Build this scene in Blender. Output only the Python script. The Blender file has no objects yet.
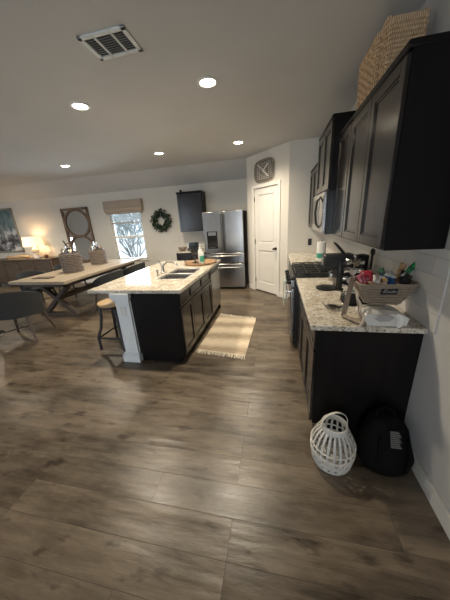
import bpy, bmesh, math, random
from mathutils import Vector, Matrix, Euler
random.seed(7)
S = bpy.context.scene
COL = S.collection
PI = math.pi

# ------------------------------------------------------------------ materials
def newmat(name):
    m = bpy.data.materials.new(name); m.use_nodes = True
    nt = m.node_tree; b = nt.nodes['Principled BSDF']
    return m, nt, b
def N(nt, t, **kw):
    n = nt.nodes.new(t)
    for k, v in kw.items(): setattr(n, k, v)
    return n
def coords(nt, scale=(1, 1, 1), rot=(0, 0, 0), obj=True):
    tc = N(nt, 'ShaderNodeTexCoord'); mp = N(nt, 'ShaderNodeMapping')
    mp.inputs['Scale'].default_value = scale; mp.inputs['Rotation'].default_value = rot
    nt.links.new(tc.outputs['Object' if obj else 'Generated'], mp.inputs['Vector'])
    return mp.outputs['Vector']
def ramp(nt, fac, stops):
    r = N(nt, 'ShaderNodeValToRGB'); e = r.color_ramp.elements
    while len(e) > 1: e.remove(e[-1])
    e[0].position = stops[0][0]; e[0].color = (*stops[0][1], 1)
    for p, c in stops[1:]:
        k = e.new(p); k.color = (*c, 1)
    nt.links.new(fac, r.inputs[0]); return r.outputs[0]
def bumpn(nt, b, h, strength=.2, dist=.01):
    n = N(nt, 'ShaderNodeBump'); n.inputs['Strength'].default_value = strength
    n.inputs['Distance'].default_value = dist
    nt.links.new(h, n.inputs['Height']); nt.links.new(n.outputs[0], b.inputs['Normal'])
def noise(nt, vec, scale, detail=4, rough=.55):
    n = N(nt, 'ShaderNodeTexNoise'); n.inputs['Scale'].default_value = scale
    n.inputs['Detail'].default_value = detail; n.inputs['Roughness'].default_value = rough
    nt.links.new(vec, n.inputs['Vector']); return n.outputs['Fac']
def scl(c, k): return tuple(min(1, x * k) for x in c)
def plain(name, col, rough=.5, metal=0, var=.12, nscale=8, bump=0, stretch=(1, 1, 1), coat=0, spec=None):
    m, nt, b = newmat(name)
    v = coords(nt, stretch); f = noise(nt, v, nscale)
    nt.links.new(ramp(nt, f, [(.25, scl(col, 1 - var)), (.75, scl(col, 1 + var))]), b.inputs['Base Color'])
    b.inputs['Roughness'].default_value = rough; b.inputs['Metallic'].default_value = metal
    if coat: b.inputs['Coat Weight'].default_value = coat
    if spec is not None: b.inputs['Specular IOR Level'].default_value = spec
    if bump: bumpn(nt, b, f, bump, .004)
    return m
def wood(name, c1, c2, rough=.5, axis=0, sc=6):
    st = [9, 9, 9]; st[axis] = .8
    m, nt, b = newmat(name)
    v = coords(nt, tuple(st)); f = noise(nt, v, sc * .5, 6, .65)
    nt.links.new(ramp(nt, f, [(.3, c1), (.7, c2)]), b.inputs['Base Color'])
    b.inputs['Roughness'].default_value = rough; bumpn(nt, b, f, .15, .003); return m
def emit(name, col, s):
    m, nt, b = newmat(name)
    b.inputs['Base Color'].default_value = (*col, 1)
    b.inputs['Emission Color'].default_value = (*col, 1); b.inputs['Emission Strength'].default_value = s
    return m
def floor_mat():
    m, nt, b = newmat('oak_planks')
    v = coords(nt)
    br = N(nt, 'ShaderNodeTexBrick'); br.offset = .37; br.offset_frequency = 3
    br.inputs['Scale'].default_value = 1; br.inputs['Brick Width'].default_value = 1.35; br.inputs['Row Height'].default_value = .182
    br.inputs['Mortar Size'].default_value = .0016; br.inputs['Mortar Smooth'].default_value = .3; br.inputs['Bias'].default_value = 0
    br.inputs['Color1'].default_value = (0, 0, 0, 1); br.inputs['Color2'].default_value = (1, 1, 1, 1); br.inputs['Mortar'].default_value = (.5, .5, .5, 1)
    nt.links.new(v, br.inputs['Vector'])
    # per-plank offset of the grain
    mul = N(nt, 'ShaderNodeVectorMath', operation='MULTIPLY_ADD'); mul.inputs[1].default_value = (7.3, 3.1, 5)
    nt.links.new(br.outputs['Color'], mul.inputs[0]); 
    st = N(nt, 'ShaderNodeVectorMath', operation='MULTIPLY'); st.inputs[1].default_value = (1.1, 7, 1)
    nt.links.new(v, st.inputs[0]); nt.links.new(st.outputs[0], mul.inputs[2])
    g = noise(nt, mul.outputs[0], 2.4, 8, .62)
    st2 = N(nt, 'ShaderNodeVectorMath', operation='MULTIPLY'); st2.inputs[1].default_value = (1.3, 2.6, 1)
    nt.links.new(v, st2.inputs[0]); big = noise(nt, st2.outputs[0], 1.9, 7, .66)
    mx = N(nt, 'ShaderNodeMix', data_type='FLOAT'); mx.inputs[0].default_value = .5
    nt.links.new(g, mx.inputs[2]); nt.links.new(big, mx.inputs[3])
    add = N(nt, 'ShaderNodeMath', operation='MULTIPLY_ADD'); add.inputs[1].default_value = .13; 
    sep = N(nt, 'ShaderNodeSeparateColor'); nt.links.new(br.outputs['Color'], sep.inputs[0])
    nt.links.new(sep.outputs[0], add.inputs[0]); nt.links.new(mx.outputs[0], add.inputs[2])
    col = ramp(nt, add.outputs[0], [(.37, (.030, .021, .014)), (.45, (.074, .055, .038)), (.53, (.122, .094, .066)), (.61, (.168, .131, .094)), (.73, (.230, .183, .134))])
    st3 = N(nt, 'ShaderNodeVectorMath', operation='MULTIPLY'); st3.inputs[1].default_value = (2.2, 5.5, 1)
    nt.links.new(v, st3.inputs[0]); kn = noise(nt, st3.outputs[0], 2.1, 3, .55)
    st4 = N(nt, 'ShaderNodeVectorMath', operation='MULTIPLY'); st4.inputs[1].default_value = (4, 42, 1)
    nt.links.new(mul.outputs[0], st4.inputs[0]); fg = noise(nt, st4.outputs[0], 1.6, 5, .65)
    kr = ramp(nt, kn, [(.60, (1, 1, 1)), (.70, (.42, .38, .36))]); fr_ = ramp(nt, fg, [(.35, (.74, .73, .72)), (.62, (1.0, 1.0, 1.0))])
    m1 = N(nt, 'ShaderNodeMix', data_type='RGBA', blend_type='MULTIPLY'); m1.inputs[0].default_value = 1; nt.links.new(col, m1.inputs[6]); nt.links.new(kr, m1.inputs[7])
    m2 = N(nt, 'ShaderNodeMix', data_type='RGBA', blend_type='MULTIPLY'); m2.inputs[0].default_value = 1; nt.links.new(m1.outputs[2], m2.inputs[6]); nt.links.new(fr_, m2.inputs[7])
    col = m2.outputs[2]
    mor = N(nt, 'ShaderNodeMix', data_type='RGBA'); nt.links.new(br.outputs['Fac'], mor.inputs[0])
    nt.links.new(col, mor.inputs[6]); mor.inputs[7].default_value = (.075, .058, .045, 1)
    nt.links.new(mor.outputs[2], b.inputs['Base Color'])
    rr = N(nt, 'ShaderNodeMapRange'); rr.inputs[1].default_value = .3; rr.inputs[2].default_value = .7; rr.inputs[3].default_value = .27; rr.inputs[4].default_value = .38
    nt.links.new(g, rr.inputs[0]); nt.links.new(rr.outputs[0], b.inputs['Roughness'])
    hb = N(nt, 'ShaderNodeMath', operation='SUBTRACT'); nt.links.new(mx.outputs[0], hb.inputs[0]); nt.links.new(br.outputs['Fac'], hb.inputs[1])
    wv = noise(nt, mul.outputs[0], .9, 2, .5)
    ad2 = N(nt, 'ShaderNodeMath', operation='MULTIPLY_ADD'); ad2.inputs[1].default_value = 2.2; nt.links.new(wv, ad2.inputs[0]); nt.links.new(hb.outputs[0], ad2.inputs[2])
    bumpn(nt, b, ad2.outputs[0], .5, .008)
    return m
def granite_mat():
    m, nt, b = newmat('granite')
    v = coords(nt); vo = N(nt, 'ShaderNodeTexVoronoi'); vo.inputs['Scale'].default_value = 95; nt.links.new(v, vo.inputs['Vector'])
    sep = N(nt, 'ShaderNodeSeparateColor'); nt.links.new(vo.outputs['Color'], sep.inputs[0])
    c1 = ramp(nt, sep.outputs[0], [(0, (.30, .25, .19)), (.08, (.30, .25, .19)), (.13, (.58, .52, .43)), (.55, (.70, .65, .56)), (.88, (.78, .74, .66)), (.95, (.42, .40, .37))])
    f = noise(nt, v, 13, 5); c2 = ramp(nt, f, [(.36, (.74, .70, .64)), (.6, (1, 1, 1))])
    mx = N(nt, 'ShaderNodeMix', data_type='RGBA', blend_type='MULTIPLY'); mx.inputs[0].default_value = 1
    nt.links.new(c1, mx.inputs[6]); nt.links.new(c2, mx.inputs[7]); nt.links.new(mx.outputs[2], b.inputs['Base Color'])
    b.inputs['Roughness'].default_value = .06; b.inputs['Specular IOR Level'].default_value = .6
    return m
def steel_mat(name='stainless_steel', col=(.50, .48, .46), rough=.27, st=(40, 40, 1)):
    m, nt, b = newmat(name); v = coords(nt, st); f = noise(nt, v, 4, 3)
    nt.links.new(ramp(nt, f, [(.3, scl(col, .88)), (.7, scl(col, 1.1))]), b.inputs['Base Color'])
    b.inputs['Metallic'].default_value = 1; b.inputs['Roughness'].default_value = rough
    bumpn(nt, b, f, .03, .001); return m
def wall_mat(name, col, bump=.12, rough=.85):
    m, nt, b = newmat(name); v = coords(nt); f = noise(nt, v, 60, 3)
    g = noise(nt, v, 1.3, 2)
    nt.links.new(ramp(nt, g, [(.3, scl(col, .97)), (.7, scl(col, 1.03))]), b.inputs['Base Color'])
    b.inputs['Roughness'].default_value = rough; bumpn(nt, b, f, bump, .003); return m
def tile_mat():
    m, nt, b = newmat('backsplash_tile')
    tc = N(nt, 'ShaderNodeTexCoord'); sx = N(nt, 'ShaderNodeSeparateXYZ'); cx = N(nt, 'ShaderNodeCombineXYZ')
    nt.links.new(tc.outputs['Object'], sx.inputs[0]); nt.links.new(sx.outputs['Y'], cx.inputs['X']); nt.links.new(sx.outputs['Z'], cx.inputs['Y'])
    br = N(nt, 'ShaderNodeTexBrick'); br.inputs['Scale'].default_value = 1
    br.inputs['Brick Width'].default_value = .305; br.inputs['Row Height'].default_value = .1015; br.inputs['Mortar Size'].default_value = .003
    br.inputs['Color1'].default_value = (.60, .585, .56, 1); br.inputs['Color2'].default_value = (.66, .645, .62, 1); br.inputs['Mortar'].default_value = (.50, .485, .46, 1)
    nt.links.new(cx.outputs[0], br.inputs['Vector']); nt.links.new(br.outputs['Color'], b.inputs['Base Color'])
    b.inputs['Roughness'].default_value = .25
    inv = N(nt, 'ShaderNodeMath', operation='SUBTRACT'); inv.inputs[0].default_value = 1; nt.links.new(br.outputs['Fac'], inv.inputs[1])
    bumpn(nt, b, inv.outputs[0], .4, .002); return m
def wicker_mat(name, c1, c2, sc=60):
    m, nt, b = newmat(name); v = coords(nt); f = noise(nt, v, sc, 4, .7)
    w = N(nt, 'ShaderNodeTexWave'); w.inputs['Scale'].default_value = sc * .8; w.inputs['Distortion'].default_value = 3
    nt.links.new(v, w.inputs['Vector'])
    mx = N(nt, 'ShaderNodeMix', data_type='FLOAT'); mx.inputs[0].default_value = .45; nt.links.new(f, mx.inputs[2]); nt.links.new(w.outputs['Fac'], mx.inputs[3])
    nt.links.new(ramp(nt, mx.outputs[0], [(.25, c1), (.65, c2)]), b.inputs['Base Color'])
    b.inputs['Roughness'].default_value = .8; bumpn(nt, b, mx.outputs[0], .6, .004); return m
def rug_mat():
    m, nt, b = newmat('woven_rug'); v = coords(nt, (1, 1, 1))
    sx = N(nt, 'ShaderNodeSeparateXYZ'); nt.links.new(v, sx.inputs[0])
    w = N(nt, 'ShaderNodeMath', operation='MULTIPLY'); w.inputs[1].default_value = 16.5; nt.links.new(sx.outputs['Y'], w.inputs[0])
    s = N(nt, 'ShaderNodeMath', operation='SINE'); nt.links.new(w.outputs[0], s.inputs[0])
    f = noise(nt, coords(nt, (1, 9, 1)), 9, 4)
    ad = N(nt, 'ShaderNodeMath', operation='MULTIPLY_ADD'); ad.inputs[1].default_value = .22; nt.links.new(s.outputs[0], ad.inputs[0]); nt.links.new(f, ad.inputs[2])
    nt.links.new(ramp(nt, ad.outputs[0], [(.3, (.36, .285, .20)), (.5, (.56, .46, .34)), (.72, (.68, .58, .44))]), b.inputs['Base Color'])
    b.inputs['Roughness'].default_value = .95
    bumpn(nt, b, noise(nt, coords(nt, (60, 160, 1)), 2, 2), .5, .004); return m
def picture_mat():
    m, nt, b = newmat('printed_canvas'); v = coords(nt, (1, 1, 1))
    f = noise(nt, v, 4.2, 6, .62); g = noise(nt, coords(nt, (2.4, 1, 1.2)), 3.1, 3)
    sx = N(nt, 'ShaderNodeSeparateXYZ'); nt.links.new(v, sx.inputs[0])
    c1 = ramp(nt, f, [(.40, (.03, .03, .04)), (.47, (.12, .13, .14)), (.54, (.42, .42, .44)), (.62, (.72, .72, .74))])
    c2 = ramp(nt, g, [(.42, (.10, .17, .19)), (.60, (.25, .33, .34))])
    mr = N(nt, 'ShaderNodeMapRange'); mr.inputs[1].default_value = .55; mr.inputs[2].default_value = .95; nt.links.new(sx.outputs['Z'], mr.inputs[0])
    mx = N(nt, 'ShaderNodeMix', data_type='RGBA'); nt.links.new(mr.outputs[0], mx.inputs[0]); nt.links.new(c1, mx.inputs[6]); nt.links.new(c2, mx.inputs[7])
    nt.links.new(mx.outputs[2], b.inputs['Base Color']); b.inputs['Roughness'].default_value = .4; return m
def glass_mat(name, col=(1, 1, 1), rough=0.0):
    m, nt, b = newmat(name); b.inputs['Base Color'].default_value = (*col, 1)
    b.inputs['Transmission Weight'].default_value = 1; b.inputs['Roughness'].default_value = rough; b.inputs['IOR'].default_value = 1.45
    return m
def pane_mat():   # thin architectural glass
    m, nt, b = newmat('window_glass'); nt.nodes.remove(b)
    t = N(nt, 'ShaderNodeBsdfTransparent'); g = N(nt, 'ShaderNodeBsdfGlossy'); g.inputs['Roughness'].default_value = 0.02
    fr = N(nt, 'ShaderNodeFresnel'); fr.inputs['IOR'].default_value = 1.3; mx = N(nt, 'ShaderNodeMixShader')
    nt.links.new(fr.outputs[0], mx.inputs[0]); nt.links.new(t.outputs[0], mx.inputs[1]); nt.links.new(g.outputs[0], mx.inputs[2])
    nt.links.new(mx.outputs[0], nt.nodes['Material Output'].inputs[0]); return m

MT = dict(
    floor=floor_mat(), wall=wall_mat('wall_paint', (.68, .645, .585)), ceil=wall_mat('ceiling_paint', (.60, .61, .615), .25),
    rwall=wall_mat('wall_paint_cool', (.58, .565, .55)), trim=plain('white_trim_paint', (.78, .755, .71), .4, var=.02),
    esp=plain('espresso_cabinet', (.0085, .007, .0068), .42, var=.3, nscale=3, stretch=(6, 6, .6), spec=.16),
    espd=plain('espresso_cabinet_door', (.014, .011, .0105), .235, var=.3, nscale=3, stretch=(6, 6, .6), spec=.5),
    granite=granite_mat(), steel=steel_mat('stainless_steel', (.40, .39, .38), .24), dsteel=steel_mat('brushed_dark_steel', (.30, .29, .28), .3), chrome=steel_mat('chrome', (.75, .75, .75), .08, (3, 3, 3)),
    black=plain('black_enamel', (.012, .012, .013), .3, var=.1), matblack=plain('matte_black', (.014, .014, .015), .6, var=.15),
    blackglass=plain('black_glass', (.01, .01, .012), .05, var=.05), iron=plain('cast_iron', (.02, .02, .02), .5, var=.2, bump=.2),
    tile=tile_mat(), white=plain('white_plastic', (.75, .74, .71), .4, var=.03), sinks=steel_mat('sink_steel', (.80, .79, .77), .38), ink=plain('faded_print', (.22, .22, .21), .7), post=plain('painted_white_wood', (.80, .83, .84), .5, var=.04),
    vent=plain('vent_white', (.72, .75, .74), .45, var=.02), ventl=plain('louvre_grey', (.55, .55, .53), .6), ventdark=plain('vent_shadow_grey', (.13, .13, .125), .8, var=.1),
    lant=plain('whitewashed_bamboo', (.62, .60, .56), .6, var=.1, nscale=30, bump=.2),
    sea=wicker_mat('seagrass_weave', (.24, .15, .08), (.72, .52, .32), 45), wick=wicker_mat('tan_wicker', (.09, .065, .045), (.44, .35, .26), 80),
    wickg=wicker_mat('grey_wicker', (.10, .075, .06), (.44, .36, .30), 30),
    rug=rug_mat(), fringe=plain('cotton_fringe', (.74, .67, .55), .9, var=.1),
    tabletop=wood('weathered_oak', (.30, .235, .17), (.50, .42, .32), .45, 1), tabledark=wood('dark_stained_wood', (.055, .04, .032), (.12, .09, .07), .5, 1),
    fabric=plain('charcoal_fabric', (.030, .031, .032), .95, var=.15, nscale=60, bump=.3), leg=wood('walnut_leg', (.05, .035, .025), (.12, .085, .06), .5, 2),
    seatw=wood('honey_wood', (.42, .27, .13), (.60, .42, .23), .45, 0), stoolm=plain('dark_iron', (.022, .022, .024), .45, var=.2),
    mirwood=wood('brown_mirror_wood', (.10, .06, .035), (.22, .14, .085), .55, 2), mirror=plain('mirror_glass', (.85, .85, .85), .02, 1, var=.01),
    shade=emit('linen_lampshade', (1, .79, .48), .75), ceramic=plain('white_ceramic', (.72, .69, .63), .3, var=.03),
    sidewood=wood('dark_walnut', (.05, .036, .028), (.11, .08, .06), .5, 0), sideend=wood('reddish_walnut', (.12, .07, .05), (.22, .14, .10), .5, 2),
    drift=wood('driftwood', (.30, .20, .11), (.55, .40, .24), .7, 0), leaf=plain('wreath_green', (.022, .045, .022), .6, var=.5, nscale=25),
    blind=plain('blind_white', (.72, .76, .80), .6, var=.02), roman=wicker_mat('woven_grass_shade', (.30, .24, .19), (.52, .43, .34), 40),
    pic=picture_mat(), picframe=plain('silvered_frame', (.33, .30, .26), .4, .3, var=.15), glass=glass_mat('clear_glass'), pane=pane_mat(),
    smoke=glass_mat('smoky_blue_glass', (.16, .22, .25), .1), lens=emit('lamp_lens', (1, .86, .66), 28),
    traywood=wood('acacia_wood', (.22, .12, .06), (.42, .26, .14), .4, 0), green=plain('green_label', (.05, .30, .20), .5, var=.1), label=plain('pale_print', (.55, .55, .52), .6, var=.1),
    soap=plain('pale_soap_bottle', (.62, .66, .60), .3, var=.05), riser=wood('greyed_pine', (.16, .11, .075), (.33, .25, .18), .65, 2),
    bead=plain('pale_wood_bead', (.55, .47, .38), .6, var=.1), wipes=plain('white_soft_pack', (.66, .63, .58), .35, var=.05), wipeg=plain('grey_print', (.36, .34, .34), .5, var=.1),
    towel=plain('sage_towel', (.34, .40, .36), .95, var=.15, nscale=40, bump=.4), bark=plain('bark', (.24, .22, .21), .9, var=.3, bump=.5),
    exleaf=plain('outdoor_leaves', (.30, .34, .33), .7, var=.5, nscale=9), lawn=plain('pale_ground', (.50, .52, .50), .9, var=.3), rubber=plain('rubber_sole', (.72, .71, .69), .6, var=.05),
    paper=plain('paper_towel', (.76, .74, .70), .9, var=.03), bagm=plain('black_nylon', (.004, .004, .0042), .8, var=.3, nscale=40, bump=.3, spec=.12),
    knob=plain('bronze_knob', (.06, .05, .045), .35, .8, var=.1), clockm=plain('grey_bamboo_weave', (.20, .175, .14), .7, var=.3, nscale=20), clockw=plain('white_hand', (.75, .73, .69), .5, var=.03),
    silver=steel_mat('pod_foil', (.70, .70, .70), .18, (5, 5, 5)), sand=plain('terracotta_brown', (.20, .10, .05), .6, var=.2),
)
def colmat(name, c, rough=.25, metal=0.0):
    k = 'c_' + name
    if k not in MT:
        m, nt, b = newmat(name); v = coords(nt); f = noise(nt, v, 26, 3, .6)
        nt.links.new(ramp(nt, f, [(.40, scl(c, .45)), (.5, c), (.58, c), (.62, (.62, .58, .50)), (.70, (.40, .12, .08) if sum(c) > .1 else scl(c, 1.2))]), b.inputs['Base Color'])
        b.inputs['Roughness'].default_value = rough; bumpn(nt, b, noise(nt, v, 45, 3), .8, .008); MT[k] = m
    return MT[k]

# ------------------------------------------------------------------ mesh builder
class M:
    def __init__(s): s.bm = bmesh.new()
    def box(s, x0, y0, z0, x1, y1, z1):
        x0, x1 = sorted((x0, x1)); y0, y1 = sorted((y0, y1)); z0, z1 = sorted((z0, z1))
        v = [s.bm.verts.new(p) for p in ((x0,y0,z0),(x1,y0,z0),(x1,y1,z0),(x0,y1,z0),(x0,y0,z1),(x1,y0,z1),(x1,y1,z1),(x0,y1,z1))]
        for f in ((0,3,2,1),(4,5,6,7),(0,1,5,4),(1,2,6,5),(2,3,7,6),(3,0,4,7)): s.bm.faces.new([v[i] for i in f])
        return s
    def prism(s, pts, ax, a, b):      # polygon pts (2d) extruded along axis ax from a to b
        def mk(p, t): return {'x': (t, p[0], p[1]), 'y': (p[0], t, p[1]), 'z': (p[0], p[1], t)}[ax]
        A = [s.bm.verts.new(mk(p, a)) for p in pts]; B = [s.bm.verts.new(mk(p, b)) for p in pts]; n = len(pts)
        s.bm.faces.new(A); s.bm.faces.new(B[::-1])
        for i in range(n): s.bm.faces.new((A[i], B[i], B[(i+1) % n], A[(i+1) % n]))
        return s
    def quadbox(s, p, q, r_, t):      # slanted box: corner p, edge vectors q, r_, t
        p, q, r_, t = map(Vector, (p, q, r_, t))
        c = [p, p+q, p+q+r_, p+r_, p+t, p+q+t, p+q+r_+t, p+r_+t]; v = [s.bm.verts.new(x) for x in c]
        for f in ((0,3,2,1),(4,5,6,7),(0,1,5,4),(1,2,6,5),(2,3,7,6),(3,0,4,7)): s.bm.faces.new([v[i] for i in f])
        return s
    def ring(s, c, X, Y, rx, ry, n):
        return [s.bm.verts.new(c + X*(rx*math.cos(2*PI*i/n)) + Y*(ry*math.sin(2*PI*i/n))) for i in range(n)]
    def skin(s, rings, closed=False, caps=True):
        n = len(rings[0]); m = len(rings)
        for k in range(m if closed else m-1):
            A, B = rings[k], rings[(k+1) % m]
            for i in range(n): s.bm.faces.new((A[i], A[(i+1) % n], B[(i+1) % n], B[i]))
        if caps and not closed:
            s.bm.faces.new(rings[0][::-1]); s.bm.faces.new(rings[-1])
        return s
    def tube(s, pts, r, n=8, closed=False, ry=None, up=None):
        pts = [Vector(p) for p in pts]; m = len(pts); rs = r if isinstance(r, (list, tuple)) else [r]*m; R = []
        X = None
        for i, p in enumerate(pts):
            a = pts[(i-1) % m] if (closed or i) else p; b = pts[(i+1) % m] if (closed or i < m-1) else p
            T = (b-a).normalized()
            if up is not None: X = Vector(up[i] if isinstance(up, list) else up)
            elif X is None: X = Vector((0,0,1)) if abs(T.z) < .9 else Vector((1,0,0))
            X = (X - T*X.dot(T)).normalized(); Y = T.cross(X)
            R.append(s.ring(p, X, Y, rs[i], (ry if ry else rs[i]), n))
        return s.skin(R, closed)
    def cyl(s, p0, p1, r0, r1=None, n=20): return s.tube([p0, p1], [r0, r0 if r1 is None else r1], n)
    def lathe(s, prof, c=(0,0,0), n=32, sx=1, sy=1, close=True):
        c = Vector(c); R = [s.ring(c + Vector((0,0,z)), Vector((1,0,0)), Vector((0,1,0)), max(r, 1e-4)*sx, max(r, 1e-4)*sy, n) for r, z in prof]
        return s.skin(R, False, close)
    def ball(s, c, r, sx=1, sy=1, sz=1, u=12, v=8):
        bmesh.ops.create_uvsphere(s.bm, u_segments=u, v_segments=v, radius=r, matrix=Matrix.Translation(c) @ Matrix.Diagonal((sx, sy, sz, 1)))
        return s
    def torus(s, c, R, r, ax='z', n=32, k=8, sy=1, arc=None):
        P = []
        for i in range(n):
            a = 2*PI*i/n
            x, y = R*math.cos(a), R*math.sin(a)*sy
            P.append(Vector(c) + Vector({'z': (x, y, 0), 'y': (x, 0, y), 'x': (0, x, y)}[ax]))
        return s.tube(P, r, k, True)
    def build(s, name, mat, parent=None, bev=0, world=True, smooth=35, xf=None):
        if xf is not None: bmesh.ops.transform(s.bm, matrix=xf, verts=s.bm.verts)
        if parent is not None and world:
            off = Vector(wloc(parent)); bmesh.ops.translate(s.bm, vec=-off, verts=s.bm.verts)
            org = Vector((0, 0, 0))
        elif parent is None:
            lo = [min(v.co[i] for v in s.bm.verts) for i in range(3)]; hi = [max(v.co[i] for v in s.bm.verts) for i in range(3)]
            org = Vector(((lo[0]+hi[0])/2, (lo[1]+hi[1])/2, lo[2])); bmesh.ops.translate(s.bm, vec=-org, verts=s.bm.verts)
        else: org = Vector((0, 0, 0))
        bmesh.ops.recalc_face_normals(s.bm, faces=s.bm.faces)
        me = bpy.data.meshes.new(name); s.bm.to_mesh(me); s.bm.free(); me.materials.append(MT[mat] if isinstance(mat, str) else mat)
        me.shade_smooth(); me.set_sharp_from_angle(angle=math.radians(smooth))
        o = bpy.data.objects.new(name, me); COL.objects.link(o); o.location = org; o.parent = parent
        if bev:
            b = o.modifiers.new('bevel', 'BEVEL'); b.width = bev; b.segments = 2; b.limit_method = 'ANGLE'; b.angle_limit = math.radians(40)
        return o
def wloc(o):
    v = Vector(o.location)
    while o.parent: o = o.parent; v += Vector(o.location)
    return v
def thing(name, label, cat, loc=(0,0,0), rz=0, group=None):
    o = bpy.data.objects.new(name, None); COL.objects.link(o); o.location = loc; o.rotation_euler.z = rz
    o.empty_display_size = .1
    return tag(o, label, cat, group)
def tag(o, label, cat, group=None):
    o['label'] = label; o['category'] = cat
    if group: o['group'] = group
    return o
def st(o): o['kind'] = 'structure'; return o
def copy_tree(o, label=None, parent=None, top=True):
    c = o.copy(); COL.objects.link(c)
    if parent: c.parent = parent
    if top and label: c['label'] = label
    for ch in list(o.children): copy_tree(ch, None, c, False)
    return c

# ------------------------------------------------------------------ dimensions
H = 2.76; HB = 2.478; YS = 5.50; YB = 6.19; XL = -10.4; YF = -4.6; YR = 4.713; XP = -1.487; YP = 5.537

# ------------------------------------------------------------------ setting
st(M().box(XL, YF, -.05, .1, YB+.1, 0).build('floor', 'floor'))
LIGHTS = [(-2.81, 2.55), (-1.48, 2.56), (-4.85, 4.45), (-2.88, 4.43), (-1.48, 4.41)]
st(M().box(XL-.1, YF-.1, H, .1, YS, H+.1).build('ceiling', 'ceil'))
st(M().prism([(YS, H), (YB+.1, HB-.04), (YB+.1, HB+.2), (YS, H+.1)], 'x', XL-.1, .1).build('ceiling_slope', 'ceil'))
# back wall with the window opening
WX0, WX1, WZ0, WZ1 = -5.38, -4.42, .67, 2.10
w = M(); w.box(XL-.1, YB, 0, WX0, YB+.12, H); w.box(WX1, YB, 0, .1, YB+.12, H); w.box(WX0, YB, 0, WX1, YB+.12, WZ0); w.box(WX0, YB, WZ1, WX1, YB+.12, H)
st(w.build('wall_back', 'wall'))
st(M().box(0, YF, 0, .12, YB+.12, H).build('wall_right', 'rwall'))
LY0, LY1, LZ0, LZ1 = 2.2, 2.62, .30, 1.30
st(M().box(XL-.12, YF, 0, XL, LY0, H).box(XL-.12, LY1, 0, XL, YB+.12, H).box(XL-.12, LY0, 0, XL, LY1, LZ0).box(XL-.12, LY0, LZ1, XL, LY1, H).build('wall_left', 'wall'))
w = st(M().box(XL-.09, LY0, LZ0, XL-.02, LY0+.06, LZ1).box(XL-.09, LY1-.06, LZ0, XL-.02, LY1, LZ1).box(XL-.09, LY0, LZ0, XL-.02, LY1, LZ0+.06).box(XL-.09, LY0, LZ1-.06, XL-.02, LY1, LZ1).build('window_3', 'trim'))  # unseen side window matching the mirror's blue strip, also added for light
M().box(XL-.055, LY0+.05, LZ0+.05, XL-.05, LY1-.05, LZ1-.05).build('window_pane', 'pane', w)
# front wall (behind the viewer) with unseen windows added to light the room
FX0, FX1, FZ0, FZ1 = -9.6, -6.9, .5, 2.25
GX0, GX1, GZ0, GZ1 = -2.6, -.9, .10, 2.15
w = M(); w.box(XL-.1, YF-.12, 0, FX0, YF, H); w.box(FX1, YF-.12, 0, GX0, YF, H); w.box(GX1, YF-.12, 0, .12, YF, H)
for (a_, b_, c_, d_) in ((FX0, FX1, FZ0, FZ1), (GX0, GX1, GZ0, GZ1)): w.box(a_, YF-.12, 0, b_, YF, c_); w.box(a_, YF-.12, d_, b_, YF, H)
st(w.build('wall_front', 'wall'))
w = st(M().box(GX0, YF-.08, GZ0, GX0+.06, YF-.02, GZ1).box(GX1-.06, YF-.08, GZ0, GX1, YF-.02, GZ1).box(GX0, YF-.08, GZ1-.06, GX1, YF-.02, GZ1).box(GX0, YF-.08, GZ0, GX1, YF-.02, GZ0+.06).box(-1.79, YF-.08, GZ0, -1.71, YF-.02, GZ1).build('added_window_4', 'trim'))  # unseen window, added to brighten the near right side
M().box(GX0+.05, YF-.055, GZ0+.05, GX1-.05, YF-.05, GZ1-.05).build('window_pane', 'pane', w)
w = st(M().box(FX0, YF-.08, FZ0, FX0+.06, YF-.02, FZ1).box(FX1-.06, YF-.08, FZ0, FX1, YF-.02, FZ1).box(FX0, YF-.08, FZ1-.06, FX1, YF-.02, FZ1)
   .box(FX0, YF-.08, FZ0, FX1, YF-.02, FZ0+.06).box(FX0+.88, YF-.08, FZ0, FX0+.94, YF-.02, FZ1).box(FX0+1.76, YF-.08, FZ0, FX0+1.82, YF-.02, FZ1).build('added_window_2', 'trim'))  # unseen window, added to let in light from behind
M().box(FX0+.05, YF-.055, FZ0+.05, FX1-.05, YF-.05, FZ1-.05).build('window_pane', 'pane', w)
# pantry walls: return, angled (with doorway), side
st(M().box(-.663, YR, 0, 0, YR+.1, H).build('wall_return', 'wall'))
st(M().box(XP, YP, 0, XP+.1, YB, H).build('wall_pantry_side', 'wall'))
R2 = math.sqrt(.5)
ANG = Matrix.Translation((-.663, YR, 0)) @ Matrix(((-R2, R2, 0, 0), (R2, R2, 0, 0), (0, 0, 1, 0), (0, 0, 0, 1)))  # u along wall, v into pantry
LA = 1.165; D0, D1, DH = .255, .94, 2.15
w = M(); w.box(0, 0, 0, D0, .1, H); w.box(D1, 0, 0, LA, .1, H); w.box(D0, 0, DH, D1, .1, H)
st(w.build('wall_angled', 'wall', xf=ANG))
dr = M(); d0, d1 = D0+.004, D1-.004
def door_leaf(m, y):
    xs = [d0, d0+.11, d1-.11, d1]; zs = [.02, .22, .92, 1.08, 2.02, DH-.004]
    m.box(xs[0], y, zs[0], xs[1], y+.035, zs[5]); m.box(xs[2], y, zs[0], xs[3], y+.035, zs[5])
    for a, b in ((0, 1), (2, 3), (4, 5)): m.box(xs[1], y, zs[a], xs[2], y+.035, zs[b])
    for a, b in ((1, 2), (3, 4)):
        m.box(xs[1], y+.014, zs[a], xs[2], y+.03, zs[b]); m.box(xs[1]+.035, y+.006, zs[a]+.035, xs[2]-.035, y+.02, zs[b]-.035)
door_leaf(dr, .012)
door = st(dr.build('door_1', 'trim', bev=.004, xf=ANG))
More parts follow.
